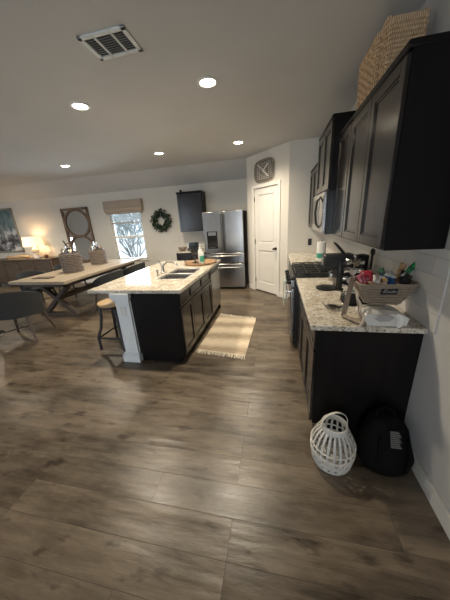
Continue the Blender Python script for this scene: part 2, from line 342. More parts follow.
k = M().cyl((d0+.06, .015, .98), (d0+.06, -.02, .98), .012).ball((d0+.06, -.045, .98), .027).cyl((d0+.06, .014, .98), (d0+.06, .004, .98), .03)
k.build('door_knob', 'knob', door, xf=ANG)
hg = M()
for z in (.25, 1.1, 1.95): hg.cyl((d1+.003, .004, z-.045), (d1+.003, .004, z+.045), .009, n=8)
hg.build('hinges', 'knob', door, xf=ANG)
c = M().box(D0-.065, -.018, 0, D0, 0, DH+.065).box(D1, -.018, 0, D1+.065, 0, DH+.065).box(D0, -.018, DH, D1, 0, DH+.065)
st(c.build('trim_1', 'trim', bev=.005, xf=ANG))
st(M().box(0.0, -.014, 0, D0-.066, 0, .11).build('baseboard_pantry_right', 'trim', bev=.005, xf=ANG))
st(M().box(D1+.066, -.014, 0, LA, 0, .11).build('baseboard_pantry_left', 'trim', bev=.005, xf=ANG))
st(M().box(-.014, YF, 0, 0, 1.475, .11).build('baseboard_right', 'trim', bev=.005))
st(M().box(XL, YB-.014, 0, -3.32, YB, .11).build('baseboard_back', 'trim', bev=.005))
st(M().box(-.008, 1.40, .916, 0, YR, 1.372).build('backsplash', 'tile'))
bpy.data.objects['backsplash'].name = 'wall_backsplash'

# window 1: frame, meeting rail, pane, sill
wn = M(); t = .05
wn.box(WX0, YB+.03, WZ0, WX0+t, YB+.09, WZ1).box(WX1-t, YB+.03, WZ0, WX1, YB+.09, WZ1).box(WX0, YB+.03, WZ1-t, WX1, YB+.09, WZ1).box(WX0, YB+.03, WZ0, WX1, YB+.09, WZ0+t)
wn.box(WX0, YB+.02, 1.28, WX1, YB+.09, 1.34)
win = st(wn.build('window_1', 'trim'))
M().box(WX0+t, YB+.05, WZ0+t, WX1-t, YB+.056, WZ1-t).build('window_pane', 'pane', win)
M().box(WX0-.04, YB-.03, WZ0-.03, WX1+.04, YB+.03, WZ0).build('window_sill', 'trim', win, bev=.004)
# venetian blind raised half way
vb = thing('venetian_blind', 'white slatted blind half raised inside the dining window', 'blind', ((WX0+WX1)/2, YB+.0, WZ1))
sl = M()
z = WZ1 - .04
while z > 1.70:
    sl.quadbox((WX0+.02, YB-.02, z), (WX1-WX0-.04, 0, 0), (0, .034, .016), (0, 0, .003)); z -= .036
sl.build('slats', 'blind', vb); M().box(WX0+.02, YB-.02, 1.665, WX1-.02, YB+.015, 1.695).build('bottom_rail', 'roman', vb)
rs = M(); x0, x1 = WX0-.07, WX1+.10
rs.prism([(YB-.10, 2.25), (YB, 2.25), (YB, 1.98), (YB-.07, 1.965), (YB-.115, 1.985), (YB-.10, 2.06), (YB-.125, 2.075), (YB-.10, 2.12)], 'x', x0, x1)
rs.prism([(YB-.08, 2.0), (YB-.03, 2.0), (YB-.03, 1.91), (YB-.08, 1.92)], 'x', x0+.03, x1-.03)
tag(rs.build('roman_shade', 'roman', bev=.006), 'tan woven grass roman shade folded up above the window', 'window shade')

# ceiling vent
vt = thing('ceiling_vent', 'white rectangular air vent with grey louvres in the ceiling', 'air vent', (-1.97, 1.885, H))
a = M(); vx0, vx1, vy0, vy1 = -2.14, -1.80, 1.77, 2.01
a.box(vx0, vy0, H-.012, vx1, vy0+.03, H).box(vx0, vy1-.03, H-.012, vx1, vy1, H).box(vx0, vy0, H-.012, vx0+.03, vy1, H).box(vx1-.03, vy0, H-.012, vx1, vy1, H)
a.box(vx0+.10, vy0, H-.012, vx0+.115, vy1, H).box(vx1-.115, vy0, H-.012, vx1-.10, vy1, H); a.build('frame', 'vent', vt, bev=.003)
a = M()
for (p, q) in ((vx0+.03, vx0+.10), (vx0+.115, vx1-.115), (vx1-.10, vx1-.03)):
    n = 14 if q-p > .08 else 5
    for i in range(9): 
        y = vy0+.032+i*.0205; a.quadbox((p, y, H-.010), (q-p, 0, 0), (0, .014, .009), (0, 0, .0015))
a.build('louvres', 'ventl', vt)
M().box(vx0+.03, vy0+.03, H-.0012, vx1-.03, vy1-.03, H-.0005).build('backing', 'ventdark', vt)

# recessed lights
rec = None
labs = ['round recessed ceiling light on the left of the two nearest the air vent', 'round recessed ceiling light nearest the baskets, right of the air vent',
        'round recessed ceiling light over the dining table, farthest left', 'round recessed ceiling light in the far row, straight beyond the island',
        'round recessed ceiling light in front of the pantry clock']
def make_rec(x, y, lab):
    r = thing('recessed_light', lab, 'ceiling light', (x, y, H), group='recessed ceiling lights')
    M().lathe([(.095, 0), (.095, -.006), (.072, -.010), (.066, -.004), (.066, 0)], (x, y, H), 40).build('trim_ring', 'vent', r)
    M().lathe([(.064, -.001), (.064, -.005), (.03, -.0065), (0, -.007)], (x, y, H), 32).build('lens', 'lens', r)
    return r
rec = make_rec(*LIGHTS[0], labs[0])
for (x, y), lb in zip(LIGHTS[1:], labs[1:]):
    c = copy_tree(rec, lb); c.location = (x, y, H)
EXTRA = [(-1.3, -1.2), (-3.4, -1.2)]
def spot(x, y, e, nm='downlight', size=150, blend=.9):
    l = bpy.data.lights.new(nm, 'SPOT'); l.energy = e; l.color = (1, .87, .67); l.spot_size = math.radians(size); l.spot_blend = blend; l.shadow_soft_size = .06
    o = bpy.data.objects.new(nm, l); COL.objects.link(o); o.location = (x, y, H-.03); return o
for x, y in LIGHTS: spot(x, y, 98)
for x, y in [(-8.0, 4.45), (-4.2, -2.6)]:   # unseen downlights, added to light the room from out of view
    c = copy_tree(rec, 'unseen recessed light added to brighten the sideboard end of the room' if y > 0 else 'unseen recessed light added behind the viewer to light the room'); c.location = (x, y, H); spot(x, y, 150 if y > 0 else 80)

# ------------------------------------------------------------------ cabinet helpers
def face_map(ax, X):
    return {'x-': lambda u, v, w: (X-w, u, v), 'x+': lambda u, v, w: (X+w, u, v), 'y-': lambda u, v, w: (u, X-w, v)}[ax]
def panel(m, ax, X, u0, u1, v0, v1, fr=.055, th=.02, flat=False):
    f = face_map(ax, X)
    def b(a, c, d, e, w0, w1): p = f(a, d, w0); q = f(c, e, w1); m.box(*p, *q)
    if flat: b(u0, u1, v0, v1, 0, th); return
    b(u0, u0+fr, v0, v1, 0, th); b(u1-fr, u1, v0, v1, 0, th); b(u0+fr, u1-fr, v0, v0+fr, 0, th); b(u0+fr, u1-fr, v1-fr, v1, 0, th)
    b(u0+fr, u1-fr, v0+fr, v1-fr, 0, th*.45)
    g = fr+.012; b(u0+fr, u0+g, v0+fr, v1-fr, 0, th*.72); b(u1-g, u1-fr, v0+fr, v1-fr, 0, th*.72); b(u0+g, u1-g, v0+fr, v0+g, 0, th*.72); b(u0+g, u1-g, v1-g, v1-fr, 0, th*.72)
def doors(parent, ax, X, spans, v0, v1, name='door', **k):
    for (a, b) in spans:
        m = M(); panel(m, ax, X, a+.003, b-.003, v0, v1, **k); m.build(name, 'espd', parent, bev=.0025)

# ---- right run, base
def base_cab(y0, y1, label, spans):
    t = thing('base_cabinet', label, 'kitchen cabinet', (-.3, (y0+y1)/2, 0))
    M().box(-.60, y0, .10, -.002, y1, .879).box(-.545, y0+.0, 0, -.002, y1, .10).build('body', 'esp', t, bev=.002)
    doors(t, 'x-', -.60, spans, .12, .70); doors(t, 'x-', -.60, spans, .715, .865, 'drawer_front', fr=.03)
    return t
base_cab(1.488, 2.738, 'dark espresso base cabinet under the near granite worktop, beside the white lantern', [(1.49, 1.90), (1.90, 2.32), (2.32, 2.736)])
base_cab(3.505, YR-.003, 'dark espresso base cabinet in the corner past the gas range', [(3.51, 3.91), (3.91, 4.31), (4.31, 4.708)])
def slab(x0, y0, x1, y1, label):
    return tag(M().box(x0, y0, .88, x1, y1, .915).build('granite_worktop', 'granite', bev=.006), label, 'worktop')
slab(-.65, 1.458, -.002, 2.738, 'speckled beige granite worktop carrying the coffee maker and snack basket')
slab(-.65, 3.503, -.002, YR-.002, 'speckled beige granite worktop in the corner past the gas range')
M().box(-.65, YR-.022, .916, -.01, YR-.001, .99)
# ---- wall cabinets
def wall_cab(y0, y1, z0, z1, X, label, spans, crown=True):
    t = thing('wall_cabinet', label, 'kitchen cabinet', (X/2, (y0+y1)/2, z0))
    M().box(X, y0, z0, -.002, y1, z1).build('body', 'esp', t, bev=.002)
    doors(t, 'x-', X, spans, z0+.012, z1-.045)
    M().box(X-.022, y0-.004, z1-.035, -.002, y1, z1).build('top_moulding', 'esp', t, bev=.008)
    return t
UX = -.29
wall_cab(1.478, 2.318, 1.37, 2.28, UX, 'espresso wall cabinet nearest the viewer, under the seagrass baskets', [(1.48, 1.90), (1.90, 2.315)])
wall_cab(2.322, 2.736, 1.37, 2.28, UX, 'narrow single-door espresso wall cabinet beside the microwave', [(2.325, 2.734)])
wall_cab(2.74, 3.50, 1.805, 2.44, -.355, 'raised espresso wall cabinet directly above the microwave', [(2.743, 3.12), (3.12, 3.497)])
wall_cab(3.504, YR-.003, 1.37, 2.28, UX, 'espresso wall cabinet in the far corner past the microwave', [(3.51, 3.91), (3.91, 4.31), (4.31, 4.705)])
# ---- microwave
mw = thing('microwave', 'stainless over-range microwave with a curved black handle', 'microwave', (-.2, 3.12, 1.375))
M().box(-.375, 2.744, 1.378, -.002, 3.496, 1.80).build('body', 'black', mw, bev=.004)
M().box(-.405, 2.90, 1.395, -.376, 3.494, 1.795).build('door', 'steel', mw, bev=.006)
M().box(-.409, 2.99, 1.47, -.405, 3.44, 1.74).build('door_window', 'blackglass', mw)
M().box(-.405, 2.746, 1.395, -.376, 2.895, 1.795).build('control_panel', 'steel', mw, bev=.004)
M().box(-.408, 2.765, 1.70, -.405, 2.88, 1.76).build('display', 'blackglass', mw)
M().tube([(-.405, 2.945, 1.44), (-.437, 2.945, 1.48), (-.452, 2.945, 1.60), (-.437, 2.945, 1.72), (-.405, 2.945, 1.76)], .011, 8).build('handle', 'black', mw)
# ---- range
rg = thing('gas_range', 'stainless gas range with black grates between the granite worktops', 'range', (-.33, 3.12, 0))
M().box(-.66, 2.742, .06, -.03, 3.498, .885).box(-.60, 2.75, 0, -.05, 3.49, .06).build('body', 'black', rg, bev=.003)
M().box(-.70, 2.742, .885, -.02, 3.498, .925).build('cooktop', 'black', rg, bev=.008)
M().box(-.07, 2.745, .925, -.012, 3.495, .985).build('rear_vent', 'dsteel', rg, bev=.006)
M().quadbox((-.70, 2.745, .80), (0, .75, 0), (.04, 0, 0), (.0, 0, .085)).build('control_panel', 'steel', rg, bev=.004)
for i in range(5):
    y = 2.82 + i*.15; M().cyl((-.70, y, .842), (-.715, y, .842), .026).cyl((-.715, y, .842), (-.742, y, .842), .02).box(-.746, y-.004, .825, -.74, y+.004, .86).build('knob', 'black', rg, bev=.002)
M().box(-.695, 2.746, .25, -.66, 3.494, .785).build('oven_door', 'steel', rg, bev=.006)
M().box(-.699, 2.82, .36, -.695, 3.42, .66).build('oven_window', 'blackglass', rg)
M().tube([(-.695, 2.80, .735), (-.745, 2.80, .735), (-.745, 3.44, .735), (-.695, 3.44, .735)], .011, 8).build('oven_handle', 'steel', rg)
M().box(-.695, 2.746, .07, -.66, 3.494, .24).build('warming_drawer', 'steel', rg, bev=.006)
for gy in (2.77, 3.005, 3.24):
    g = M(); y0, y1 = gy, gy+.228; x0, x1 = -.655, -.10; z = .948
    for x in (x0, x1-.012): g.box(x, y0, z, x+.012, y1, z+.014)
    for y in (y0, y1-.012): g.box(x0, y, z, x1, y+.012, z+.014)
    for cx_ in (-.52, -.235):
        g.box(cx_-.006, y0, z, cx_+.006, y1, z+.014); g.torus((cx_, (y0+y1)/2, z+.007), .045, .006, n=16, k=6)
    g.box(x0, (y0+y1)/2-.006, z, x1, (y0+y1)/2+.006, z+.014); g.box(-.385, y0, z, -.373, y1, z+.014)
    for x in (x0, x1-.012):
        for y in (y0, y1-.012): g.box(x, y, .924, x+.012, y+.012, z)
    g.build('grate', 'iron', rg, bev=.002)
    for cx_ in (-.52, -.235): M().lathe([(.045, 0), (.045, .01), (.03, .018), (0, .02)], (cx_, (y0+y1)/2, .925), 20).build('burner', 'iron', rg)
tw = M(); P = []
pr_ = [(-.765, .40), (-.768, .60), (-.764, .742), (-.745, .756), (-.727, .742), (-.724, .60), (-.726, .46)]
pr2 = [(-.758, .40), (-.761, .60), (-.757, .738), (-.745, .748), (-.733, .738), (-.730, .60), (-.732, .46)]
rings = []
for j in range(9):
    y = 3.22 + j*.022; wv = .004*math.sin(j*1.9)
    rings.append([tw.bm.verts.new((x+wv*(1 if i < 3 else 0), y, z)) for i, (x, z) in enumerate(pr_ + pr2[::-1])])
tw.skin(rings)
tag(tw.build('dish_towel', 'towel'), 'pale sage dish towel hanging over the oven handle', 'towel')

# ---- baskets
def rrect(w, d, r, n=5):
    P = []
    for cx_, cy_, a0 in ((w/2-r, d/2-r, 0), (-w/2+r, d/2-r, 90), (-w/2+r, -d/2+r, 180), (w/2-r, -d/2+r, 270)):
        for i in range(n+1):
            a = math.radians(a0 + 90*i/n); P.append((cx_+r*math.cos(a), cy_+r*math.sin(a)))
    # subdivide straight runs
    Q = []
    for i, p in enumerate(P):
        q = P[(i+1) % len(P)]; L = math.dist(p, q); k = max(1, int(L/.018))
        for j in range(k): Q.append((p[0]+(q[0]-p[0])*j/k, p[1]+(q[1]-p[1])*j/k))
    return Q
def woven(w0, d0, w1, d1, h, r=.04, rowh=.018, amp=.003, slope=0):
    m = M(); rows = int(h/rowh)
    for i in range(rows):
        t = (i+.5)/rows; w = w0+(w1-w0)*t; d = d0+(d1-d0)*t; Q = rrect(w, d, r)
        P = []
        for j, (x, y) in enumerate(Q):
            k = 1 + (amp/max(w, d)*2) * (1 if (j//2+i) % 2 else -1)
            P.append((x*k, y*k, h*t))
        m.tube(P, rowh*.56, 6, True)
    Q0 = rrect(w0-.012, d0-.012, r-.004); Q1 = rrect(w1-.012, d1-.012, r-.004)
    n = min(len(Q0), len(Q1))
    Q = rrect(w0-.014, d0-.014, r-.004); m.prism(Q, 'z', .001, .014)
    # liner wall so light does not leak through
    Lo = [m.bm.verts.new((x, y, .01)) for x, y in rrect(w0-.008, d0-.008, r, 5)]
    nn = len(Lo); Hi = [m.bm.verts.new((v.co.x*(w1-.008)/(w0-.008), v.co.y*(d1-.008)/(d0-.008), h*.985)) for v in Lo]
    for i in range(nn): m.bm.faces.new((Lo[i], Lo[(i+1) % nn], Hi[(i+1) % nn], Hi[i]))
    return m
def seagrass(loc, w, d, h, label, rz=0, hdl='y'):
    t = thing('seagrass_basket', label, 'basket', loc, rz, 'seagrass baskets on the wall cabinets')
    woven(w*.97, d*.97, w, d, h, .016, .021, .004).build('body', 'sea', t, world=False)
    M().tube([(x, y, h+.004) for x, y in rrect(w+.002, d+.002, .016)], .012, 8, True).build('rim', 'sea', t, world=False)
    for s in (-1, 1):
        P = [(s*(w/2+.004)*(1 if hdl == 'x' else 0) + (0 if hdl == 'x' else a), s*(d/2+.004)*(0 if hdl == 'x' else 1) + (a if hdl == 'x' else 0), h+.002+z) for a, z in ((-.05, 0), (-.042, .018), (-.02, .026), (.02, .026), (.042, .018), (.05, 0))]
        M().tube(P, .010, 8).build('handle', 'sea', t, world=False)
    return t
seagrass((-.145, 2.235, 2.281), .235, .35, .32, 'larger seagrass storage basket, the one farther along the cabinet top')
seagrass((-.160, 1.98, 2.281), .175, .11, .305, 'slim upright seagrass storage basket nearest the viewer on the cabinet top', hdl='x')

# ------------------------------------------------------------------ coffee maker
cm = thing('coffee_maker', 'black single-cup coffee maker with its lid lever raised', 'coffee maker', (-.32, 2.30, .915))
z0 = .915
M().lathe([(.085, 0), (.09, .006), (.09, .02), (.07, .026), (0, .026)], (-.41, 2.30, z0), 32, 1, .9).build('drip_tray', 'black', cm)
M().box(-.34, 2.22, z0, -.20, 2.38, z0+.28).build('body', 'black', cm, bev=.02)
M().box(-.455, 2.235, z0+.20, -.20, 2.365, z0+.325).build('brew_head', 'matblack', cm, bev=.02)
M().box(-.20, 2.24, z0, -.13, 2.36, z0+.27).build('water_tank', 'blackglass', cm, bev=.015)
M().tube([(-.27, 2.30, z0+.30), (-.31, 2.30, z0+.36), (-.345, 2.30, z0+.40), (-.372, 2.30, z0+.425)], [.016, .014, .011, .008], 10, ry=.04).build('lid_lever', 'black', cm)
M().box(-.457, 2.26, z0+.23, -.455, 2.34, z0+.30).build('front_badge', 'dsteel', cm)
M().cyl((-.40, 2.30, z0+.20), (-.40, 2.30, z0+.185), .02, .014).build('spout', 'black', cm)
# pod carousel
pc = thing('pod_carousel', 'chrome coffee pod carousel right beside the coffee maker', 'pod holder', (-.235, 2.14, .915))
a = M().cyl((-.235, 2.14, z0), (-.235, 2.14, z0+.012), .075).cyl((-.235, 2.14, z0), (-.235, 2.14, z0+.32), .006, n=8)
for j in range(4):
    a.torus((-.235, 2.14, z0+.06+.072*j), .055, .003, n=20, k=5)
a.ball((-.235, 2.14, z0+.325), .012); a.build('frame', 'chrome', pc)
for j in range(4):
    for i in range(5):
        an = 2*PI*i/5+.3*j; c0 = Vector((-.235+.055*math.cos(an), 2.14+.055*math.sin(an), z0+.06+.072*j)); dd = Vector((math.cos(an), math.sin(an), 0))
        M().cyl(c0-dd*.022, c0+dd*.018, .017, .023, 14).build('pod', 'silver', pc)
# black canister, cup, wire caddy
a = thing('storage_canister', 'tall black canister against the backsplash beyond the snack basket', 'canister', (-.075, 2.47, .915))
M().lathe([(.05, 0), (.055, .01), (.055, .25), (.05, .258)], (-.075, 2.47, z0), 28).build('body', 'matblack', a)
M().lathe([(.056, .258), (.056, .28), (.03, .288), (0, .29)], (-.075, 2.47, z0), 28).build('lid', 'black', a)
a = M().lathe([(.03, 0), (.034, .004), (.043, .17), (.044, .175), (.040, .175), (.031, .008), (0, .008)], (-.215, 2.03, z0), 24)
a = tag(a.build('paper_cup', 'paper'), 'stack of white paper cups with green print beside the snack basket', 'cup')
M().lathe([(.0372, .04), (.0400, .085), (.0410, .085), (.0382, .04)], (-.215, 2.03, z0), 24, close=False).build('printed_band', 'green', a)
cd = thing('sweetener_caddy', 'small black wire caddy of sachets in front of the coffee maker', 'caddy', (-.30, 1.90, .915))
cx0, cx1, cy0, cy1 = -.36, -.20, 1.84, 1.97
a = M().box(cx0, cy0, z0, cx1, cy1, z0+.008).box(cx0, cy0, z0, cx0+.004, cy1, z0+.05).box(cx1-.004, cy0, z0, cx1, cy1, z0+.05).box(cx0, cy0, z0, cx1, cy0+.004, z0+.05).box(cx0, cy1-.004, z0, cx1, cy1, z0+.05)
a.tube([(cx0, cy0, z0+.075), (cx1, cy0, z0+.075), (cx1, cy1, z0+.075), (cx0, cy1, z0+.075)], .003, 6, True)
for i in range(6):
    for x in (cx0, cx1): a.cyl((x, cy0+.026*i, z0), (x, cy0+.026*i, z0+.075), .002, n=6)
a.build('frame', 'matblack', cd)
for i in range(5): M().quadbox((cx0+.01, cy0+.01+.022*i, z0+.01), (.135, 0, 0), (0, .008, 0), (0, .012, .078)).build('sachet', ['matblack', 'paper', 'label'][i % 3], cd)
# clear dish
tag(M().lathe([(.03, 0), (.06, .006), (.075, .028), (.071, .028), (.056, .010), (0, .007)], (-.45, 1.80, z0), 28).build('glass_dish', 'glass'), 'small clear glass dish on the granite left of the wooden stand', 'dish')
# bag clip pole
a = M().tube([(-.04, 2.33, z0), (-.04, 2.33, 1.24)], .009, 8).lathe([(.03, 0), (.03, .008), (0, .01)], (-.04, 2.33, z0), 16); a.ball((-.04, 2.33, 1.24), .02, 1, 1, 1.7)
tag(a.build('bottle_stopper_pole', 'matblack'), 'thin black upright rod by the backsplash behind the coffee maker', 'rod')
bpy.data.objects['bottle_stopper_pole'].name = 'upright_rod'
# paper towel roll past the range
pt = thing('paper_towel_roll', 'white paper towel roll with green print past the range', 'paper towels', (-.225, 3.74, .915))
M().lathe([(.06, 0), (.062, .004), (.062, .272), (.06, .276), (.02, .276)], (-.225, 3.74, z0+.01), 32).build('roll', 'paper', pt)
M().lathe([(.0625, .05), (.0625, .12)], (-.225, 3.74, z0+.01), 32, close=False).build('printed_band', 'green', pt)
M().cyl((-.225, 3.74, z0), (-.225, 3.74, z0+.01), .075).cyl((-.225, 3.74, z0), (-.225, 3.74, z0+.31), .006).build('holder', 'dsteel', pt)
tag(M().box(-.30, YR-.008, 1.05, -.235, YR-.001, 1.17).build('wall_outlet', 'black', bev=.002), 'dark outlet plate on the pantry return wall', 'outlet')
# steel shaker by range
tag(M().lathe([(.025, 0), (.027, .004), (.027, .075), (.02, .09), (0, .094)], (-.30, 2.62, z0), 20).build('salt_shaker', 'steel'), 'small steel shaker between the range and coffee maker', 'shaker')

# ---- wooden stand, snack basket and wipes
sd = thing('wooden_stand', 'greyed wood triangular stand leaning beside the snack basket on the granite', 'stand', (-.38, 1.58, .915))
def bar(a, b, w_, d_, nm):
    M().tube([a, b], [w_, w_], 4, ry=d_, up=(1, .6, 0)).build(nm, 'riser', sd, bev=.002)
bar((-.428, 1.60, z0+.012), (-.365, 1.70, z0+.255), .022, .016, 'upright_bar')
bar((-.350, 1.475, z0+.015), (-.362, 1.665, z0+.225), .013, .009, 'rear_bar')
bar((-.428, 1.60, z0+.016), (-.340, 1.455, z0+.016), .018, .014, 'foot_bar')
ZT = 1.004
m = M(); P = [(-.375, 1.62, 1.115), (-.362, 1.56, 1.075), (-.358, 1.53, 1.03), (-.352, 1.49, .985), (-.352, 1.45, .945), (-.375, 1.452, .924)]
for i in range(22):
    t = i/21*(len(P)-1); k = min(int(t), len(P)-2); q = Vector(P[k]).lerp(Vector(P[k+1]), t-k); m.ball(q + Vector((.006*math.sin(i), 0, 0)), .0085, u=8, v=6)
tag(m.build('bead_garland', 'bead'), 'pale wooden bead garland hanging beside the snack basket', 'garland')
bk = thing('snack_basket', 'tan wicker basket heaped with snacks, with a black name plate', 'basket', (-.185, 1.685, ZT))
woven(.19, .13, .32, .21, .135, .04, .017, .004).build('body', 'wick', bk, world=False)
M().tube([(x, y, .139) for x, y in rrect(.324, .214, .04)], .008, 8, True).build('rim', 'wick', bk, world=False)
BK = Vector((-.185, 1.685, ZT)); SCB = .80
m = M(); m.quadbox((-.045, -.090, .080), (.09, 0, 0), (0, -.012, .0), (0, -.014, .040)); m.build('name_plate', 'matblack', bk, world=False, bev=.002)
m = M()
for i, pts in enumerate([[(-.040, .086), (-.034, .098), (-.028, .084), (-.020, .094), (-.012, .083), (-.004, .095), (.004, .084), (.010, .092)], [(.016, .084), (.022, .10), (.026, .086), (.034, .094), (.040, .085)], [(-.036, .103), (-.018, .104)]]):
    m.tube([(x*.9, -.105-(z-.07)*.34, z+.01) for x, z in pts], .0018, 5)
m.build('name_lettering', 'label', bk, world=False)
def packet(loc, w, h, rot, mat, label, th=.03, name='snack_packet', cat='snack'):
    m = M(); nx, nz = 10, 12; F, B = {}, {}; w *= .72; h *= .72; th *= .8
    rnd = random.Random(hash(label) % 1000 if False else sum(map(ord, label)))
    for i in range(nx+1):
        for j in range(nz+1):
            u, v = i/nx*2-1, j/nz*2-1; e = max(0, (1-u**4)*(1-abs(v)**3)); d = th*.5*e*(1+.25*rnd.uniform(-1, 1)); ww = w/2*(1-.10*(1-v*v))
            F[i, j] = m.bm.verts.new((u*ww, -d-.0012, v*h/2)); B[i, j] = m.bm.verts.new((u*ww, d+.0012, v*h/2))
    for i in range(nx):
        for j in range(nz):
            m.bm.faces.new((F[i, j], F[i+1, j], F[i+1, j+1], F[i, j+1])); m.bm.faces.new((B[i, j], B[i, j+1], B[i+1, j+1], B[i+1, j]))
    for i in range(nx):
        m.bm.faces.new((F[i, 0], B[i, 0], B[i+1, 0], F[i+1, 0])); m.bm.faces.new((F[i, nz], F[i+1, nz], B[i+1, nz], B[i, nz]))
    for j in range(nz):
        m.bm.faces.new((F[0, j], F[0, j+1], B[0, j+1], B[0, j])); m.bm.faces.new((F[nx, j], B[nx, j], B[nx, j+1], F[nx, j+1]))
    o = tag(m.build(name, mat, smooth=60), label, cat, 'snacks in the wicker basket'); o.location = loc; o.rotation_euler = rot
    return o
RD = math.radians
def rel(x, y, z): return BK + Vector((x*.82, y*.82, z+.035))
packet(rel(-.115, -.015, .085), .10, .13, (RD(-15), RD(-8), 0), colmat('red_foil', (.50, .03, .05)), 'red snack bag at the back of the basket heap')
packet(rel(-.155, -.06, .095), .06, .10, (RD(-25), RD(-20), .3), colmat('pink_foil', (.62, .16, .20)), 'pink snack packet at the left rim of the basket')
packet(rel(-.075, -.07, .10), .07, .085, (RD(-30), RD(12), 0), colmat('white_red_foil', (.66, .60, .54)), 'round white packet in front of the red snack bag')
packet(rel(-.03, .02, .075), .13, .10, (RD(-35), RD(5), 0), colmat('brown_wrapper', (.16, .05, .03)), 'brown chocolate packet in the middle of the basket heap')
packet(rel(.025, -.065, .085), .12, .12, (RD(-55), RD(8), 0), colmat('blue_foil', (.02, .09, .30)), 'blue snack bag lying behind the black name plate')
packet(rel(.115, -.06, .09), .11, .13, (RD(-35), RD(32), 0), colmat('black_foil', (.012, .012, .018)), 'black snack bag poking over the right end of the basket')
packet(rel(.10, .03, .12), .06, .14, (RD(-10), RD(25), 0), colmat('bronze_foil', (.36, .20, .09)), 'bronze foil bar leaning beside the green bag')
packet(rel(.155, .03, .14), .055, .17, (RD(-8), RD(42), 0), colmat('green_foil', (.02, .19, .06)), 'tall bright green packet sticking out highest on the right')
packet(rel(.035, .05, .10), .055, .12, (RD(-8), RD(-25), 0), colmat('dark_green_foil', (.03, .12, .05)), 'small dark green packet in the middle of the basket')
packet(rel(-.13, .05, .08), .08, .11, (RD(-10), RD(10), 0), colmat('orange_wrapper', (.50, .22, .08)), 'orange-brown packet beside the red snack bag')
packet(rel(-.005, -.055, .112), .05, .05, (RD(-50), RD(30), .4), colmat('gold_wrapper', (.60, .42, .16)), 'small gold sweet on top of the heap')
for dx_, dy_, dz_, w_, h_, rt, cn, cc, lb in ((-.09, -.085, .085, .07, .07, (-60, 10, 20), 'tan_wrapper', (.45, .30, .18), 'tan wrapped bar at the front left rim of the basket'),
        (-.03, -.09, .09, .08, .06, (-65, -15, -10), 'cream_wrapper', (.60, .50, .38), 'cream packet at the front rim left of the blue bag'), (.07, .0, .115, .07, .08, (-30, -30, 10), 'silver_wrapper', (.45, .44, .42), 'silver packet between the dark green and bronze packets'),
        (-.08, .0, .125, .06, .06, (-40, 25, 10), 'dark_red_wrapper', (.30, .03, .03), 'dark red packet on top of the brown chocolate packet')):
    packet(rel(dx_, dy_, dz_), w_, h_, tuple(RD(a) for a in rt), colmat(cn, cc), lb)
# wipes pack
wp = thing('wipes_pack', 'white plastic pack under the snack basket with a corner flopping out', 'wipes', (-.24, 1.55, .915))
m = M(); rr = []
for j in range(11):
    v = j/10*2-1; e = (1-abs(v)**5); hh = .02+.062*max(e, 0)**.5; yy = 1.585 + v*.105
    rr.append([m.bm.verts.new((-.225 + math.copysign(abs(math.cos(a))**.6, math.cos(a))*(.118-.010*v*v), yy, z0+hh*.5+hh*.5*math.copysign(abs(math.sin(a))**.6, math.sin(a)))) for a in [2*PI*i/24 for i in range(24)]])
m.skin(rr); m.build('pack', 'wipes', wp)
m = M().prism([(-.285, z0+.045), (-.265, z0+.066), (-.215, z0+.074), (-.175, z0+.055), (-.20, z0+.034), (-.25, z0+.028)], 'y', 1.476, 1.486); m.build('opening', 'wipeg', wp, bev=.003)
m = M(); m.tube([(-.165, 1.485, z0+.075), (-.15, 1.470, z0+.055), (-.155, 1.466, z0+.02), (-.16, 1.468, z0+.002)], [.012, .02, .02, .012], 8, ry=.006); m.tube([(-.145, 1.49, z0+.07), (-.118, 1.474, z0+.05), (-.122, 1.470, z0+.012)], [.01, .016, .010], 8, ry=.005); m.build('loose_sheet', 'paper', wp)

# ------------------------------------------------------------------ lantern on the floor
LX, LY = -.495, 1.30
la = thing('bamboo_lantern', 'white openwork bamboo lantern on the floor beside the base cabinet', 'lantern', (LX, LY, 0))
def lr(z): # outline radius
    P = [(.0, .110), (.03, .124), (.10, .133), (.16, .132), (.215, .116), (.255, .092), (.275, .074)]
    for (a, ra), (b, rb) in zip(P, P[1:]):
        if a <= z <= b:
            t = (z-a)/(b-a); t = t*t*(3-2*t)*.35+t*.65; return ra+(rb-ra)*t
    return P[-1][1]
c0 = Vector((LX, LY, 0))
m = M()
for i in range(22):
    an = 2*PI*i/22; d = Vector((math.cos(an), math.sin(an), 0)); P = [c0 + d*lr(z) + Vector((0, 0, z)) for z in [k*.275/12 for k in range(13)]]
    m.tube(P, .0024, 6, ry=.0082, up=[d]*13)
m.build('slats', 'lant', la)
m = M()
for zc in (.004, .16, .115): m.torus((LX, LY, zc), lr(zc)+.003, .005, n=40, k=6)
m.build('hoops', 'lant', la)
m = M()
for s in (1, -1):
    for i in range(20):
        a0 = 2*PI*i/20; P = []; U = []
        for k in range(9):
            z = .006+.108*k/8; an = a0+s*k*.075; d = Vector((math.cos(an), math.sin(an), 0)); P.append(c0+d*(lr(z)+.003)+Vector((0, 0, z))); U.append(d)
        m.tube(P, .0018, 6, ry=.0085, up=U)
m.build('woven_band', 'lant', la)
M().lathe([(.072, .268), (.080, .270), (.082, .292), (.077, .306), (.068, .303), (.066, .272), (.072, .268)], c0, 40, close=False).build('collar', 'lant', la)
M().lathe([(.10, 0), (.10, .012), (.045, .013), (.045, .05), (.035, .05), (.035, .014), (0, .014)], c0, 32).build('base', 'lant', la)
m = M(); P = []
for k in range(17):
    a = PI*k/16; P.append(c0 + Vector((.085*math.cos(a)*.96, .085*math.cos(a)*.25, .290+.10*math.sin(a)**.8 if 0 < k < 16 else .290)))
